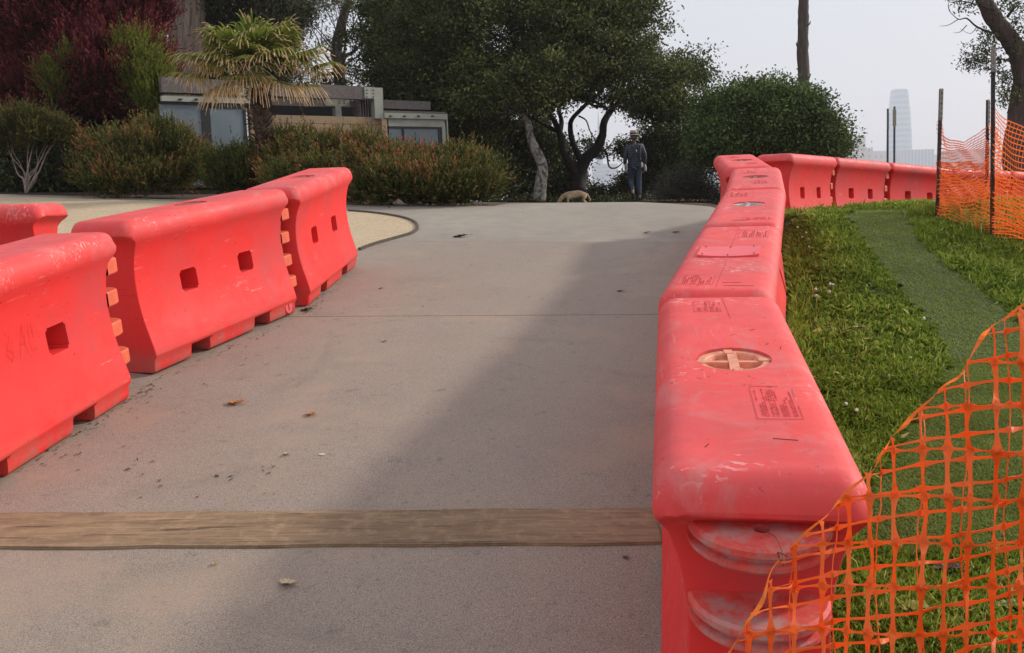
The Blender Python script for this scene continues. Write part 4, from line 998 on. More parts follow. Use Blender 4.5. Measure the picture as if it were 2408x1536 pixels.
for x, y, n, s in ((1600, 15, 7, 60), (1900, 20, 14, 70), (1960, 80, 16, 80), (1750, 200, 6, 40), (1690, 340, 14, 55), (1760, 310, 14, 55), (1800, 370, 12, 50), (1640, 380, 5, 30), (1860, 440, 12, 45), (1900, 520, 14, 55), (1870, 600, 6, 30), (1960, 300, 10, 60), (1760, 250, 8, 40), (1650, 20, 6, 50), (1950, 180, 12, 60), (1900, 560, 8, 40)):
    for k in range(n): cl.append((np.array(z4(x+r_.normal(0, s*.6), y+r_.normal(0, s*.5), 17.8+r_.normal(0, .25))), np.array([0, 0, 1.]), 1))
leaves('crown', cl, 18, .085, .075, .03, LEAF_UNDER, 111, rt, .8, .3)
localize(rt)

# ------------------------------------------------------------------ pavilion
hb = at(400, 480, 18.4); hd = Vector((.8, .6, 0)); hn = Vector((.6, -.8, 0))       # wall direction and outward normal
ho = Vector((hb.x, hb.y, 0)); hg = ground(ho.x, ho.y)
pav = thing('pavilion', Vector((ho.x, ho.y, hg)), 'low flat pavilion with grey beams, tan wall and frosted glass doors', 'building')
def hs(u, v, dep_=0):
    d = ray(u, v); o = ho+hn*dep_; t = (o.dot(hn))/(Vector((d.x, d.y, 0)).dot(hn)); p = d*t; return (p-o).dot(hd), p.z
def hbox(bm, u0, v0, u1, v1, d0, d1, vs=None):
    """box spanning image columns u0-u1 (measured along the wall) and heights v0-v1 at their mid, from d0 to d1 out of the wall plane"""
    um = (u0+u1)/2; s0 = hs(u0, (v0+v1)/2, d1)[0]; s1 = hs(u1, (v0+v1)/2, d1)[0]; z1 = hs(um, v0, d1)[1]; z0 = hs(um, v1, d1)[1]
    M = Matrix(((hd.x, hn.x, 0, ho.x), (hd.y, hn.y, 0, ho.y), (0, 0, 1, 0), (0, 0, 0, 1)))
    box(bm, s0, s1, d0, d1, z0, z1, M); return s0, s1, z0, z1
def hpart(name, boxes, mat, parent=None, bev=0):
    if name == 'bolt' and len(boxes) > 1:
        for b in boxes: hpart(name, [b], mat, parent)
        return
    bm = bmesh.new()
    for b in boxes: hbox(bm, *b)
    if bev: bmesh.ops.bevel(bm, geom=bm.edges[:], offset=bev, segments=1, affect='EDGES')
    return obj(name, bm, mat, parent or pav)
hpart('beam', [(380, 193, 880, 226, -.10, .06)], BEAM)
hpart('beam', [(560, 233, 842, 250, -.5, -.36)], BEAM)
hpart('beam', [(898, 237, 1012, 257, -.5, -.3)], BEAM)
hpart('bracket', [(556, 202, 600, 226, .062, .075)], TRIM)
bk = hpart('bracket', [(857, 206, 900, 232, .062, .08), (881, 232.5, 901, 279, -.1, .08)], TRIM)
hpart('bolt', [(862+15*i, 211+8*j, 864.5+15*i, 213+8*j, .081, .095) for i in range(2) for j in range(3)], BLACK, bk)
bk = hpart('bracket', [(765, 233, 822, 250, -.355, -.34), (789, 250.4, 803, 280, -.5, -.34)], TRIM)
hpart('bolt', [(797+12*i, 236+6*j, 799+12*i, 238+6*j, -.338, -.33) for i in range(2) for j in range(2)], BLACK, bk)
hpart('post', [(570, 226.5, 592, 240, -.05, .05)], TRIM)
hpart('louver', [(846+6*k, 230, 849+6*k, 279, -.5, -.15) for k in range(6)], BEAM)
fas = hpart('fascia', [(380, 229, 590, 241, 0, .10)], TRIM)
hpart('bolt', [(421+38*i, 232, 428+38*i, 235.5, .101, .14) for i in range(2)]+[(503, 234, 510, 237.5, .101, .14)], BLACK, fas)
hpart('fascia', [(592, 240, 607, 251, 0, .12)], TRIM)
fas = hpart('fascia', [(904, 267, 1050, 279.5, .0, .12)], TRIM)
hpart('bolt', [(916+33*i, 272, 922+33*i, 274.5, .121, .15) for i in range(4)], BLACK, fas)
hpart('header_panel', [(913, 280, 1046, 298, .0, .05)], TRIM)
hpart('column', [(1040, 298.5, 1048, 345, .0, .06)], TRIM)
hpart('downpipe', [(1051, 268, 1053.5, 345, .05, .09)], TRIM)
hpart('wall', [(607, 273, 898, 345, -.2, .0), (590, 251, 607, 400, -.2, .02)], TAN)
hpart('siding_seam', [(645, 282+9*k, 896, 282.7+9*k, .0005, .003) for k in (1, )], SHADE_SEAM)
hpart('timber_pillar', [(899, 279, 911, 345, .0, .1)], simple('light_pillar', (.36, .24, .15), .8, .2, 5))
# doors
dr = hpart('door', [(487, 247, 499, 442, .0, .04), (499.3, 247, 576, 256, .0, .04), (576.3, 247, 589, 442, .0, .04), (499.3, 436, 576, 442, .0, .04)], BLACK)
hpart('pane', [(499.3, 256, 576, 436, .005, .02)], GLASS, dr)
hpart('handle', [(494, 372, 496.5, 386, .06, .075), (494, 371, 496.5, 373, .04, .075), (494, 385, 496.5, 387, .04, .075)], CREAM, dr)
hpart('edge_strip', [(580, 253, 583, 340, .041, .05)], CREAM, dr)
wd_ = hpart('window', [(380, 241.5, 486.7, 247, .0, .04), (380, 436, 486.7, 442, .0, .04), (478, 247.2, 486.7, 435.8, .0, .04)], BLACK)
hpart('pane', [(380, 247, 478, 436, .005, .02)], GLASS, wd_)
wd_ = hpart('window', [(914, 298.5, 1040, 303, .0, .04), (946, 303.2, 951, 345, .0, .04), (1031, 303.2, 1039, 345, .0, .04)], BLACK)
hpart('pane', [(915, 303, 946, 345, .005, .02), (951, 303, 1031, 345, .005, .02)], GLASS, wd_)
hpart('wall', [(380, 226, 560, 470, -3.2, -3.0), (900, 260, 1045, 470, -.6, -.35), (560, 280, 900, 470, -3.2, -3)], SHADE_SEAM)  # near-black walls added behind the openings, interior shade painted into their colour
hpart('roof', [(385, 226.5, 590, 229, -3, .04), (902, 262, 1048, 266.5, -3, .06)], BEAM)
hpart('inner_shade_wall', [(590, 251, 905, 279, -1.6, -1.5), (380, 226.5, 590, 241, -.6, -.5)], SHADE_SEAM)  # dark sheets under the beams, painted as the shade inside
hpart('back_beam', [(600, 262, 760, 274, -2.8, -2.6)], SHADE_SEAM)
localize(pav)

# ------------------------------------------------------------------ palm
py_ = 15.9; pg = onray(622, py_)
palm = thing('fan_palm', pg, 'shaggy fan palm with dead drooping leaf tips in front of the pavilion', 'palm tree')
trunk('trunk', [Vector(pg)-Vector((0, 0, .1)), at(624, 380, py_), at(618, 300, py_), at(613, 240, py_), at(608, 190, py_), at(603, 160, py_)], [.13, .13, .15, .17, .16, .08], barkmat('palm_trunk_fibre', (.05, .035, .025), (.16, .11, .08), 10, 10, 1), palm, 12, .1)
V = []; T = []; rr = np.random.default_rng(5)
for i in range(1100):                     # old leaf bases on the trunk
    t = rr.random(); c = Vector(pg).lerp(at(608, 195, py_), t); c.x += .02*math.sin(t*5); a = rr.uniform(0, 6.28); rad = .12+.07*t
    p = np.array(c)+np.array([math.cos(a)*rad, math.sin(a)*rad, 0]); d = np.array([math.cos(a)*.7, math.sin(a)*.7, rr.uniform(-.3, .9)]); d /= np.linalg.norm(d); s = np.array([-math.sin(a), math.cos(a), rr.normal(0, .3)])*.018
    l = rr.uniform(.06, .15); V.append([p-s, p+s, p+d*l+s*.4, p+d*l-s*.4]); T.append(np.clip(rr.normal(.35, .2), 0, 1))
quads('leaf_bases', np.array(V), 4, leafmat('leaf_base_fibre', [(0, (.03, .02, .014)), (.5, (.1, .065, .045)), (1, (.3, .22, .16))], .05, .9), palm, np.array(T))
pc = at(602, 150, py_)
def frond(az, el, plen, fan, seed, dead=0):
    r = np.random.default_rng(seed); d = Vector((math.cos(az)*math.cos(el), math.sin(az)*math.cos(el), math.sin(el)))
    side = d.cross(Vector((0, 0, 1))); side = side.normalized() if side.length > .05 else Vector((1, 0, 0)); up = side.cross(d).normalized()
    hub = pc+d*plen-Vector((0, 0, .12*plen*plen)); V = []; T = []
    n = 34
    # petiole
    for q in range(6):
        a0 = pc+d*plen*q/6-Vector((0, 0, .12*(plen*q/6)**2)); a1 = pc+d*plen*(q+1)/6-Vector((0, 0, .12*(plen*(q+1)/6)**2)); sd = side*.014
        V.append([a0-sd, a0+sd, a1+sd, a1-sd]); T.append(.5)
    for k in range(n):
        a = -1.9+3.8*k/(n-1)+r.normal(0, .02); dirn = (d*math.cos(a)+side*math.sin(a)+up*.18*math.cos(a*1.3)).normalized()
        L = fan*(1-.22*abs(a/1.9)**2)*r.uniform(.9, 1.08); prevc = hub; w0 = .014
        sdv = (side*math.cos(a)-d*math.sin(a)).normalized(); steps = 7; droopk = r.uniform(.4, 1.4)+dead*.8
        for q in range(steps):
            t0, t1 = q/steps, (q+1)/steps
            dr_ = droopk*fan*.9*(max(0, t1-.55)**1.5)
            c1 = hub+dirn*L*(t1-.32*max(0, t1-.6))-Vector((0, 0, dr_))
            w1 = (.019 if q < 3 else .019*(1-(q-2)/5.2))*(fan/.62)
            fold = up*.006*(1 if k % 2 else -1)
            V.append([prevc-sdv*w0, prevc+sdv*w0+fold, c1+sdv*w1+fold, c1-sdv*w1]); T.append(np.clip(.2+.12*r.normal()+(t1**5)*.72+dead*(.3+.5*t1)+(.3 if r.random() < .08 else 0), 0, 1))
            prevc = c1; w0 = w1
    quads('frond', np.array([[tuple(x) for x in q] for q in V]), 4, PALMG, palm, np.array(T))
FR = [(-1.57, .2, .62, .6, 0), (-1.0, .02, .55, .58, .1), (-2.15, .0, .55, .58, .1), (-.6, .5, .6, .58, 0), (-2.6, .5, .6, .58, 0), (-1.8, -.45, .4, .55, .4), (3.1, -.02, 1.0, .55, .25), (2.75, .25, .85, .55, .1), (.05, .02, .95, .55, .2), (.35, .3, .8, .55, .1), (-.35, .12, .85, .58, 0), (-2.8, .15, .85, .58, 0), (-.8, .1, .6, .62, 0), (-2.35, .08, .62, .62, 0), (-1.57, -.1, .42, .62, 0), (-1.2, .45, .55, .6, .05), (-2.0, .5, .55, .6, .05), (-.2, .75, .6, .55, 0), (3.4, .7, .6, .55, .1), (1.2, .9, .5, .6, 0), (-1.5, 1.25, .35, .62, 0), (1.9, .4, .6, .6, 0),
      (-.5, -.55, .55, .5, .6), (-2.6, -.55, .55, .5, .6), (-1.3, -.75, .35, .5, .6), (.4, -.35, .75, .5, .5), (2.7, -.4, .75, .5, .6)]
for i, f in enumerate(FR): frond(f[0], f[1], f[2]*1.05, f[3]*1.22, 200+i, f[4])
localize(palm)

# ------------------------------------------------------------------ sign posts, skyline
SIGNB = simple('navy_sign', (.02, .025, .06), .5, .2); SIGNG = simple('olive_sign', (.085, .08, .05), .6, .2); POLE = simple('sign_pole_steel', (.07, .08, .09), .5, .2)
for u, vt, (s0, s1, t0, t1), m_, lab, yy in ((2086, 256, (2083, 2089, 263, 307), SIGNB, 'narrow navy sign seen edge-on on a thin pole, left one of the pair', 19), (2101.5, 251, (2094, 2106.5, 257, 299), SIGNG, 'square olive sign on a thin pole in front of the tall tower', 18.6)):
    g = onray(u, yy); t = thing('signpost', g, lab, 'sign', 'two signposts beyond the far barriers'); h = hgt(g, vt)
    bm = bmesh.new(); tube(bm, [(0, 0, -.1), (0, 0, h)], .021, 10); obj('pole', bm, POLE, t)
    a = at(s0, t0, yy)-g; b = at(s1, t1, yy)-g; bm = bmesh.new(); th_ = .9
    box(bm, a.x, b.x, -.035, -.023, b.z, a.z); 
    for v in bm.verts: v.co.y -= (v.co.x-0)*-.9
    bmesh.ops.bevel(bm, geom=[e for e in bm.edges if abs(e.verts[0].co.z-e.verts[1].co.z) < .001 and abs(e.verts[0].co.x-e.verts[1].co.x) < .001], offset=.02, segments=2, affect='EDGES')
    obj('sign_panel', bm, m_, t)
CY = 2100.0
GRND = ground(900, 1900)
def towermat(name, wall, win, fw, fh, ws=.6, hs_=.6):
    m = NT(name); g = m.n('SeparateXYZ'); m.l(m.tc.outputs['Object'], g.inputs[0])
    fx = m.math('FRACT', m.math('DIVIDE', m.math('ADD', g.outputs[0], g.outputs[1]), fw)); fz = m.math('FRACT', m.math('DIVIDE', g.outputs[2], fh))
    k = m.math('MULTIPLY', m.math('LESS_THAN', fx, ws), m.math('LESS_THAN', fz, hs_)); m.col(m.mix(k, wall, win)); m.rough(.4); return m.m
def cbox(name, u0, u1, vt, label, mat, y=CY, dpt=40, parts=None, group='distant city buildings'):
    a = at(u0, vt, y); b = at(u1, vt, y); g = Vector(((a.x+b.x)/2, y, GRND-2)); t = thing(name, g, label, 'building', group)
    bm = bmesh.new(); hw = (b.x-a.x)/2; box(bm, -hw, hw, 0, dpt, 0, (a.z+b.z)/2-g.z); obj('wall', bm, mat, t); return t, g, hw
# tapering glass tower
MT = towermat('haze_paled_tower', (.42, .55, .66), (.28, .42, .54), 9999, 13, 1, .55)  # skyline walls painted paler, putting part of the distance haze into their colour
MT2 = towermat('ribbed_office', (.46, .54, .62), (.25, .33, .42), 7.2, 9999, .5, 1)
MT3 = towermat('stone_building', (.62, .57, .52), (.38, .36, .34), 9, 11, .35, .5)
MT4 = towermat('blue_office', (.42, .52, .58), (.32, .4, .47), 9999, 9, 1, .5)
c0 = at(2125, 300, CY); tg = Vector((c0.x, CY, GRND-2)); tw = thing('skyscraper', tg, 'tallest hazy glass tower, tapering to a rounded top', 'skyscraper', 'distant city buildings')
sC = CY/F_; ztop = at(2125, 208, CY).z-tg.z
bm = bmesh.new(); levels = [(0, 26.5), (.45, 26.5), (.6, 25.8), (.75, 24), (.87, 21), (.95, 18.5), (.985, 17.2), (1, 15.5)]
rows = []
for f, hw in levels:
    ring = []
    for k in range(32):
        a = 2*math.pi*k/32; cx, sy = math.cos(a), math.sin(a); p = 4.5; rad = 1/((abs(cx)**p+abs(sy)**p)**(1/p)); ring.append(bm.verts.new((cx*rad*hw, 26+sy*rad*hw, f*ztop)))
    rows.append(ring)
for a, b in zip(rows, rows[1:]):
    for k in range(32): bm.faces.new((a[k], a[(k+1) % 32], b[(k+1) % 32], b[k]))
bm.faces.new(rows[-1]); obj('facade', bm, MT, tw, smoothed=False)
bm = bmesh.new()
for i in range(26):
    z = ztop*(.28+.024*i); box(bm, 7, 21-7*max(0, (.28+.024*i)-.62)*2.5, -.6, -.2, z, z+1.6)
obj('floor_bands', bm, simple('pale_band', (.55, .6, .64), .5, .05), tw)
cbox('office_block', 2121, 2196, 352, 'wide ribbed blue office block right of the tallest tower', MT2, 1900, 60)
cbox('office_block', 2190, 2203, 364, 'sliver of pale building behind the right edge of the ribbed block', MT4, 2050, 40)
t, g, hw = cbox('stone_tower', 2005, 2052, 350, 'beige stone building with a crenellated square tower', MT3, 1500, 40)
a = at(2010.7, 322, 1500); b = at(2035, 350, 1500); bm = bmesh.new(); box(bm, a.x-g.x, b.x-g.x, 1, 20, at(2030, 352, 1500).z-g.z, a.z-g.z)
n = 6; w_ = (b.x-a.x)/(2*n-1)
for k in range(n): box(bm, a.x-g.x+2*k*w_, a.x-g.x+(2*k+1)*w_, 1, 3, a.z-g.z, a.z-g.z+1.8)
for k in range(4): box(bm, a.x-g.x+3.2+3.4*k, a.x-g.x+4.4+3.4*k, .8, 1.0, a.z-g.z-16, a.z-g.z-4)
box(bm, a.x-g.x+8.7, a.x-g.x+9.1, 8, 8.4, a.z-g.z, a.z-g.z+9)
obj('square_tower', bm, MT3, t)
bm = bmesh.new()
for k in range(7): box(bm, -hw+3+k*4.7, -hw+5+k*4.7, 1, 3, at(2030, 350, 1500).z-g.z, at(2030, 350, 1500).z-g.z+(1.5 if k % 2 else 3))
obj('parapet', bm, MT3, t)
cbox('stone_block', 2051, 2088, 362, 'lower beige block between the crenellated tower and the signposts', MT3, 1550, 40)
cbox('office_block', 2040, 2101, 355, 'low blue-grey block peeking out above the beige block', MT4, 2000, 40)
cbox('office_block', 2236, 2330, 352, 'broad grey-pink block seen through the sagging net', simple('pink_grey_wall', (.42, .36, .37), .7, .1, .02), 1300, 40)
a = at(1406, 262, 2000); g = Vector((a.x, 2000, GRND-2)); t = thing('pyramid_tower', g, 'slim pale pyramid tower glimpsed through the oak branches', 'skyscraper', 'distant city buildings')
bm = bmesh.new(); bmesh.ops.create_cone(bm, cap_ends=True, segments=4, radius1=30, radius2=.6, depth=a.z-g.z, matrix=Matrix.Translation((0, 0, (a.z-g.z)/2)) @ Matrix.Rotation(math.pi/4, 4, 'Z'))
obj('facade', bm, MT4, t)
cbox('office_block', 1396, 1452, 386, 'pale block low in the gap beside the oak trunk', MT4, 1900, 40)

# ------------------------------------------------------------------ people and animals
def skin(name, nodes, edges, mat, parent, sub=2, root=0):
    me = bpy.data.meshes.new(name); me.from_pydata([n[0] for n in nodes], edges, []); o = bpy.data.objects.new(name, me); col.objects.link(o)
    sk = o.modifiers.new('s', 'SKIN'); sk.use_smooth_shade = True
    for i, n in enumerate(nodes):
        r = n[1]; me.skin_vertices[0].data[i].radius = r if isinstance(r, tuple) else (r, r)
    me.skin_vertices[0].data[root].use_root = True
    s = o.modifiers.new('u', 'SUBSURF'); s.levels = sub; s.render_levels = sub
    dg = bpy.context.evaluated_depsgraph_get(); m2 = bpy.data.meshes.new_from_object(o.evaluated_get(dg)); m2.name = name
    bpy.data.objects.remove(o); m2.materials.clear(); return obj(name, m2, mat, parent, smoothed=True)
mp = onray(1494, 23.2); man = thing('person', mp, 'person walking away in a striped puffer jacket, jeans and straw hat', 'person', rz=.02)
SKINM = simple('skin', (.35, .2, .14), .6, .1)
N_ = [((0, 0, .98), (.10, .08)), ((0, .01, 1.15), (.10, .075)), ((0, 0, 1.32), (.11, .08)), ((0, .01, 1.45), (.05, .05)), ((0, .03, 1.56), (.055, .06)), ((0, .05, 1.64), (.078, .09)), ((0, .05, 1.74), (.06, .07)),
      ((-.16, 0, 1.38), .045), ((-.235, -.03, 1.14), .042), ((-.235, .05, .9), .03), ((.16, 0, 1.38), .045), ((.245, -.04, 1.14), .042), ((.25, .02, .88), .03),
      ((-.09, 0, .88), .065), ((-.1, .1, .52), .05), ((-.09, -.17, .22), .038), ((-.09, -.17, .12), .035), ((.09, 0, .88), .065), ((.1, .02, .5), .05), ((.1, -.03, .09), .036), ((.1, .12, .04), .033),
      ((-.235, .07, .83), (.035, .018)), ((.25, .04, .81), (.035, .018))]
E_ = [(0, 1), (1, 2), (2, 3), (3, 4), (4, 5), (5, 6), (2, 7), (7, 8), (8, 9), (2, 10), (10, 11), (11, 12), (0, 13), (13, 14), (14, 15), (15, 16), (0, 17), (17, 18), (18, 19), (19, 20), (9, 21), (12, 22)]
for hi, s in ((21, -1), (22, 1)):
    hx, hy, hz = N_[hi][0]
    for k, (dy, ln) in enumerate(((-.028, .06), (-.010, .075), (.010, .08), (.028, .07))):
        i0 = len(N_); N_.append(((hx, hy+dy, hz-.03), .010)); N_.append(((hx-s*.006, hy+dy+.008, hz-.03-ln*.55), .009)); N_.append(((hx-s*.02, hy+dy+.014, hz-.03-ln), .008)); E_ += [(hi, i0), (i0, i0+1), (i0+1, i0+2)]
    i0 = len(N_); N_.append(((hx-s*.012, hy+.045, hz+.0), .010)); N_.append(((hx-s*.02, hy+.06, hz-.035), .009)); E_ += [(hi, i0), (i0, i0+1)]
skin('body', N_, E_, SKINM, man)
JK = NT('striped_puffer'); gz = JK.n('SeparateXYZ'); JK.l(JK.tc.outputs['Object'], gz.inputs[0]); fz = JK.math('FRACT', JK.math('DIVIDE', gz.outputs[2], .066))
JK.col(JK.ramp(fz, [(0, (.025, .028, .045)), (.3, (.03, .033, .05)), (.45, (.055, .064, .095)), (.85, (.06, .07, .10)), (1, (.03, .033, .05))])); JK.rough(.55); JK.bump(fz, .5, .02)
skin('jacket', [((0, 0, .84), (.185, .15)), ((0, 0, 1.08), (.19, .14)), ((0, 0, 1.3), (.205, .145)), ((0, .005, 1.43), (.14, .11)), ((0, .0, 1.54), (.09, .09)), ((-.19, 0, 1.40), .078), ((-.25, -.03, 1.15), .062), ((-.245, .045, .93), .048), ((.19, 0, 1.40), .078), ((.26, -.04, 1.15), .062), ((.262, .015, .92), .048)], [(0, 1), (1, 2), (2, 3), (3, 4), (2, 5), (5, 6), (6, 7), (2, 8), (8, 9), (9, 10)], JK.m, man, 2, 1)
DEN = simple('dark_denim', (.035, .055, .085), .8, .3, 20)
skin('trousers', [((0, 0, .98), (.17, .13)), ((-.095, 0, .86), .1), ((-.105, .1, .52), .073), ((-.09, -.15, .24), .06), ((.095, 0, .86), .1), ((.1, .02, .5), .073), ((.1, -.03, .12), .06)], [(0, 1), (1, 2), (2, 3), (0, 4), (4, 5), (5, 6)], DEN, man)
SH = simple('dark_shoe', (.02, .018, .016), .6, .2)
skin('shoe', [((.1, -.08, .05), .045), ((.1, .04, .045), .045), ((.1, .16, .04), .036)], [(0, 1), (1, 2)], SH, man)
skin('shoe', [((-.09, -.19, .21), .045), ((-.09, -.17, .1), .045), ((-.09, -.13, .02), .036)], [(0, 1), (1, 2)], SH, man)
bm = bmesh.new(); N = 24
for rz_, z in (((.155), 1.70), ((.15), 1.712), ((.095), 1.715), ((.092), 1.76), ((.085), 1.80), ((.05), 1.815)):
    pass
hp = [(.165, 1.685), (.16, 1.695), (.10, 1.708), (.098, 1.75), (.088, 1.80), (.05, 1.812), (.001, 1.80)]
rw = [[bm.verts.new((math.cos(6.2832*k/N)*r, .05+math.sin(6.2832*k/N)*r*1.1, z)) for k in range(N)] for r, z in hp]
for a, b in zip(rw, rw[1:]):
    for k in range(N): bm.faces.new((a[k], a[(k+1) % N], b[(k+1) % N], b[k]))
hat = obj('hat', bm, simple('straw_hat', (.42, .32, .22), .8, .15, 30), man, smoothed=True)
skin('hair', [((0, .0, 1.54), (.08, .075)), ((0, .0, 1.62), (.106, .100)), ((0, .015, 1.70), (.10, .10))], [(0, 1), (1, 2)], simple('grey_hair', (.10, .075, .06), .9, .2, 30), man)
bm = bmesh.new(); rw = [[bm.verts.new((math.cos(6.2832*k/N)*r, .05+math.sin(6.2832*k/N)*r*1.1, z)) for k in range(N)] for r, z in ((.102, 1.711), (.101, 1.745))]
for k in range(N): bm.faces.new((rw[0][k], rw[0][(k+1) % N], rw[1][(k+1) % N], rw[1][k]))
obj('hat_band', bm, BLACK, hat)
bm = bmesh.new()
for pts in ([(.10, -.10, 1.46), (.02, -.165, 1.33), (-.06, -.165, 1.18), (-.15, -.12, 1.02)], [(-.10, -.10, 1.46), (-.02, -.168, 1.33), (.06, -.168, 1.18), (.15, -.12, 1.02)], [(.15, -.09, 1.42), (.12, -.15, 1.25), (.11, -.155, 1.08), (.14, -.1, .98)]): tube(bm, curve(pts, 4), .013, 6)
obj('straps', bm, BLACK, man)
wh = simple('white_cloth', (.6, .58, .55), .9, .1)
for pts, nm in (([(-.21, -.02, .96), (-.215, -.03, .9), (-.21, -.02, .82)], 'cloth'), ([(.16, -.12, .98), (.17, -.13, .9), (.165, -.12, .84)], 'cloth'), ([(.27, .0, .92), (.275, -.02, .84), (.285, -.02, .74)], 'cloth')):
    bm = bmesh.new(); tube(bm, curve(pts, 3), [.012, .02, .024, .026, .024, .02, .01], 8); obj(nm, bm, wh, man, smoothed=True)
# dog
dy_ = 25.5; dp = onray(1352, dy_)
DOGM = NT('tan_fur'); dn = DOGM.noise(9, 5); DOGM.col(DOGM.ramp(dn, [(.35, (.60, .40, .22)), (.65, (.80, .62, .40))])); DOGM.rough(.85); DOGM.bump(DOGM.noise(60, 3), .3, .01)
vd = at(1350, 449, dy_); zoffd = vd.z-.60          # back height seen above the crest of the path
dog = thing('dog', Vector((dp.x, dy_, dp.z)), 'tan dog sniffing the ground just over the crest of the path', 'dog')
dog.location.z += .17; dog.scale = (.84, .84, .84)
skin('body', [((.0, 0, .47), (.115, .14)), ((-.2, 0, .46), (.12, .155)), ((.2, 0, .49), (.10, .125)), ((.32, 0, .50), (.10, .115)), ((-.33, 0, .47), (.085, .10)), ((-.44, 0, .38), (.07, .08)), ((-.51, 0, .25), (.07, .075)), ((-.60, 0, .19), (.045, .045)), ((-.66, 0, .15), (.03, .03)),
      ((-.24, -.08, .34), .05), ((-.25, -.085, .2), .032), ((-.24, -.085, .04), .03), ((-.29, -.085, .02), .028), ((-.24, .08, .34), .05), ((-.21, .085, .2), .032), ((-.22, .085, .04), .03), ((-.27, .085, .02), .028),
      ((.34, -.08, .38), .07), ((.28, -.085, .26), .045), ((.40, -.085, .16), .028), ((.38, -.085, .04), .028), ((.33, -.085, .02), .026), ((.34, .08, .38), .07), ((.30, .085, .26), .045), ((.43, .085, .16), .028), ((.41, .085, .04), .028), ((.36, .085, .02), .026),
      ((.42, 0, .48), .035), ((.49, 0, .36), .028), ((.53, 0, .22), .018), ((-.49, -.07, .29), (.02, .03)), ((-.46, -.085, .22), (.015, .03)), ((-.49, .07, .29), (.02, .03)), ((-.46, .085, .22), (.015, .03))],
     [(0, 1), (0, 2), (2, 3), (1, 4), (4, 5), (5, 6), (6, 7), (7, 8), (1, 9), (9, 10), (10, 11), (11, 12), (1, 13), (13, 14), (14, 15), (15, 16), (3, 17), (17, 18), (18, 19), (19, 20), (20, 21), (3, 22), (22, 23), (23, 24), (24, 25), (25, 26), (3, 27), (27, 28), (28, 29), (6, 30), (30, 31), (6, 32), (32, 33)], DOGM.m, dog)
bm = bmesh.new(); bmesh.ops.create_icosphere(bm, subdivisions=2, radius=.014, matrix=Matrix.Translation((-.685, 0, .155)))
for s in (-1, 1): bmesh.ops.create_icosphere(bm, subdivisions=2, radius=.009, matrix=Matrix.Translation((-.56, s*.05, .265)))
obj('nose_and_eyes', bm, BLACK, dog)

# ------------------------------------------------------------------ fallen leaves and litter
def leafmesh(seed, mat):
    r = random.Random(seed); bm = bmesh.new(); N = 12; cur_ = r.uniform(.15, .45); cv = None
    mid = [bm.verts.new((0, -.5+k/N, cur_*((k/N-.5)**2)*1.2+.02)) for k in range(N+1)]
    for s in (-1, 1):
        ed = [bm.verts.new((s*.24*math.sin(math.pi*k/N)**.8*(1+.25*((k % 3) == 1)), -.5+k/N+.02, mid[k].co.z+.10*math.sin(math.pi*k/N)*(1+r.uniform(-.6, .6)))) for k in range(N+1)]
        for k in range(N): bm.faces.new((mid[k], mid[k+1], ed[k+1], ed[k]) if s > 0 else (mid[k+1], mid[k], ed[k], ed[k+1]))
    tube(bm, [(0, -.5, .02), (.02, -.65, .04), (.05, -.75, .03)], .012, 5)
    bmesh.ops.remove_doubles(bm, verts=bm.verts, dist=1e-4); bmesh.ops.solidify(bm, geom=bm.faces[:], thickness=.008)
    me = bpy.data.meshes.new('leaf'); bm.to_mesh(me); bm.free(); me.materials.append(mat); return me
LB = [simple('orange_brown_leaf', (.5, .24, .08), .7, .4, 6), simple('dark_leaf', (.09, .055, .03), .7, .4, 6), simple('pale_leaf', (.45, .36, .22), .7, .3, 6), simple('yellow_green_leaf', (.35, .33, .12), .7, .3, 6)]
LM = [leafmesh(i, LB[i]) for i in range(4)]
FL = [(556, 956, .12, 0, 1.4, 'orange-brown leaf on the path, left one of the near pair'), (732, 976, .085, 0, .9, 'small ragged orange-brown leaf on the path, right one of the near pair'),
      (722, 731, .12, 1, 1.3, 'dark curled leaf beside the foot of the middle left barrier'), (1083, 557, .2, 1, 1.5, 'big dark leaf lying alone on the far part of the path'),
      (504, 1342, .03, 0, .3, 'tiny brown leaf on the near slab below the timber beam'), (678, 1388, .09, 2, .9, 'pale curled sliver leaf on the near slab below the timber beam'),
      (1458, 687, .07, 1, 1.4, 'small dark leaf on the shaded path left of the second barrier'), (905, 804, .05, 2, 1.2, 'small pale leaf in the middle of the path'),
      (674, 1076, .055, 2, .2, 'thin pale upright sliver on the path above the timber beam'), (1521, 548, .1, 0, 1.4, 'brown leaf on the far shaded path, left one of two'), (1590, 547, .13, 0, 1.5, 'brown crumpled leaf on the far shaded path next to the third barrier'),
      (302, 1112, .035, 1, 1.2, 'tiny black leaf scrap near the nearest left barrier'), (896, 681, .05, 1, 1.5, 'brown scrap on the path below the gravel corner'), (1472, 1319, .035, 1, .8, 'tiny dark scrap near the nearest right barrier below the beam'),
      (2022, 773, .11, 2, .5, 'tan dry leaf standing in the long grass'), (2140, 1450, .13, 3, 1.2, 'yellow-green leaf lying in the grass under the near netting'), (2380, 1432, .12, 3, 1.3, 'yellowish leaf in the grass at the lower right edge'), (2230, 1345, .12, 1, 1.4, 'grey-brown leaf in the grass behind the near netting')]
for u, v, s, k, rz_, lab in FL:
    p = GP(u, v, .004 if u < 1900 else .05); o = obj('fallen_leaf', LM[k], None, None, p); o.scale = (s, s, s); o.rotation_euler = (R_(-PB*50), 0, rz_); tag(o, lab, 'leaf', 'fallen leaves')
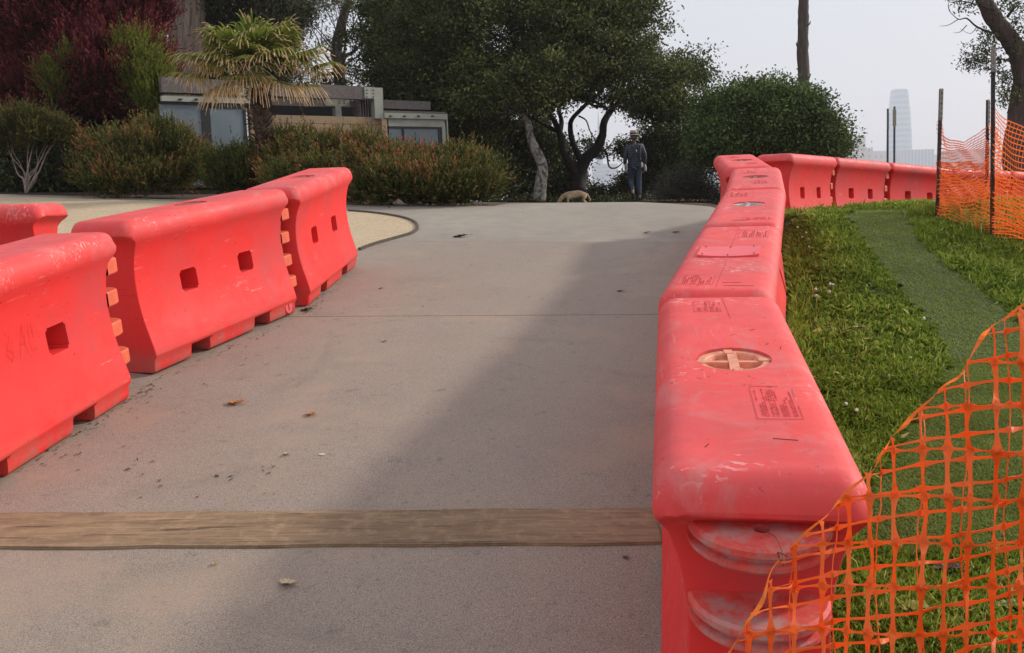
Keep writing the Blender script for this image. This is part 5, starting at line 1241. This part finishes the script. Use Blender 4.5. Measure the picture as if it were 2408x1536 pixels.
def litter(n, seed, regions, lmin, lmax, name, label, off=.004):
    r = np.random.default_rng(seed); V = []; T = []
    for i in range(n):
        u0, v0, u1, v1 = regions[r.integers(len(regions))]; u, v = r.uniform(u0, u1), r.uniform(v0, v1); p = GP(u, v, off)
        a = r.uniform(0, 6.28); l = r.uniform(lmin, lmax); d = Vector((math.cos(a), math.sin(a), PB*math.sin(a)+r.uniform(0, .25)))*l; s = Vector((-math.sin(a), math.cos(a), PB*math.cos(a)))*l*r.uniform(.06, .28)
        V.append([p, p+d*.5+s, p+d, p+d*.5-s]); T.append(r.random()**1.4)
    tag(quads(name, np.array([[tuple(x) for x in q] for q in V]), 4, DRY, tint=np.array(T)), label, 'leaf litter', kind='stuff')
litter(200, 301, [(820, 474, 1690, 500), (700, 480, 1500, 530), (900, 474, 1690, 486), (600, 640, 1000, 760), (120, 930, 420, 1110), (330, 760, 760, 920), (300, 1100, 700, 1180)], .012, .035, 'leaf_litter', 'specks of dry leaf litter scattered over the concrete path')
def foot_litter(n, seed, lines):
    r = np.random.default_rng(seed); V = []; T = []
    for i in range(n):
        (x0, y0), (x1, y1) = lines[r.integers(len(lines))]; t = r.random(); o = abs(r.normal(0, .07))
        x, y = x0+(x1-x0)*t+o, y0+(y1-y0)*t-o*.3; z = ground(x, y)+.004; a = r.uniform(0, 6.28); l = r.uniform(.008, .028); p = Vector((x, y, z))
        d = Vector((math.cos(a), math.sin(a), PB*math.sin(a)+r.uniform(0, .2)))*l; s = Vector((-math.sin(a), math.cos(a), PB*math.cos(a)))*l*r.uniform(.08, .4)
        V.append([p, p+d*.5+s, p+d, p+d*.5-s]); T.append(r.random()**1.2)
    tag(quads('leaf_litter', np.array([[tuple(x) for x in q] for q in V]), 4, DRY, tint=np.array(T)), 'fine dirt and leaf crumbs gathered along the feet of the left barriers', 'leaf litter', kind='stuff')
_f = [g2(40, 1114), g2(313, 938), g2(350, 897), g2(703, 741), g2(730, 722), g2(835, 634)]
foot_litter(320, 306, [(_f[0], _f[1]), (_f[1], _f[2]), (_f[2], _f[3]), (_f[2], _f[3]), (_f[3], _f[4]), (_f[4], _f[5])])
litter(1500, 303, [(0, 415, 560, 446), (540, 440, 700, 460), (1150, 466, 1700, 472), (700, 462, 1180, 470)], .03, .11, 'leaf_litter', 'dry leaf litter on the dark mulch bed under the shrubs', -.03)
litter(500, 305, [(1500, 468, 1690, 474), (1150, 466, 1500, 471)], .03, .09, 'leaf_litter', 'dry leaf litter along the far edge of the path')
# pale chips of dropped gum and a white paint splash on the path are flat marks
for u, v, s in ((757, 1073, .035), (772, 1082, .008)):
    bm = bmesh.new(); bmesh.ops.create_cone(bm, cap_ends=True, segments=16, radius1=s/2, radius2=s/2.2, depth=.002); o = obj('pale_spot', bm, simple('chalky_spot', (.55, .5, .44), .9, .1), None, GP(u, v, .002))
    tag(o, 'round pale spot stuck on the path above the beam' if s > .01 else 'tiny pale speck beside the round pale spot', 'spot')

# ------------------------------------------------------------------ haze
bm = bmesh.new(); box(bm, -2560, 2560, -2500, 2560, GRND-6-2, 260)
hz = bpy.data.materials.new('haze_air'); hz.use_nodes = True; t_ = hz.node_tree; t_.nodes.clear(); o_ = t_.nodes.new('ShaderNodeOutputMaterial'); pv = t_.nodes.new('ShaderNodeVolumePrincipled')
pv.inputs['Color'].default_value = (.93, .95, 1, 1); pv.inputs['Density'].default_value = .00042; pv.inputs['Anisotropy'].default_value = .2
t_.links.new(pv.outputs[0], o_.inputs['Volume']); tag(obj('haze', bm, hz), kind='stuff')
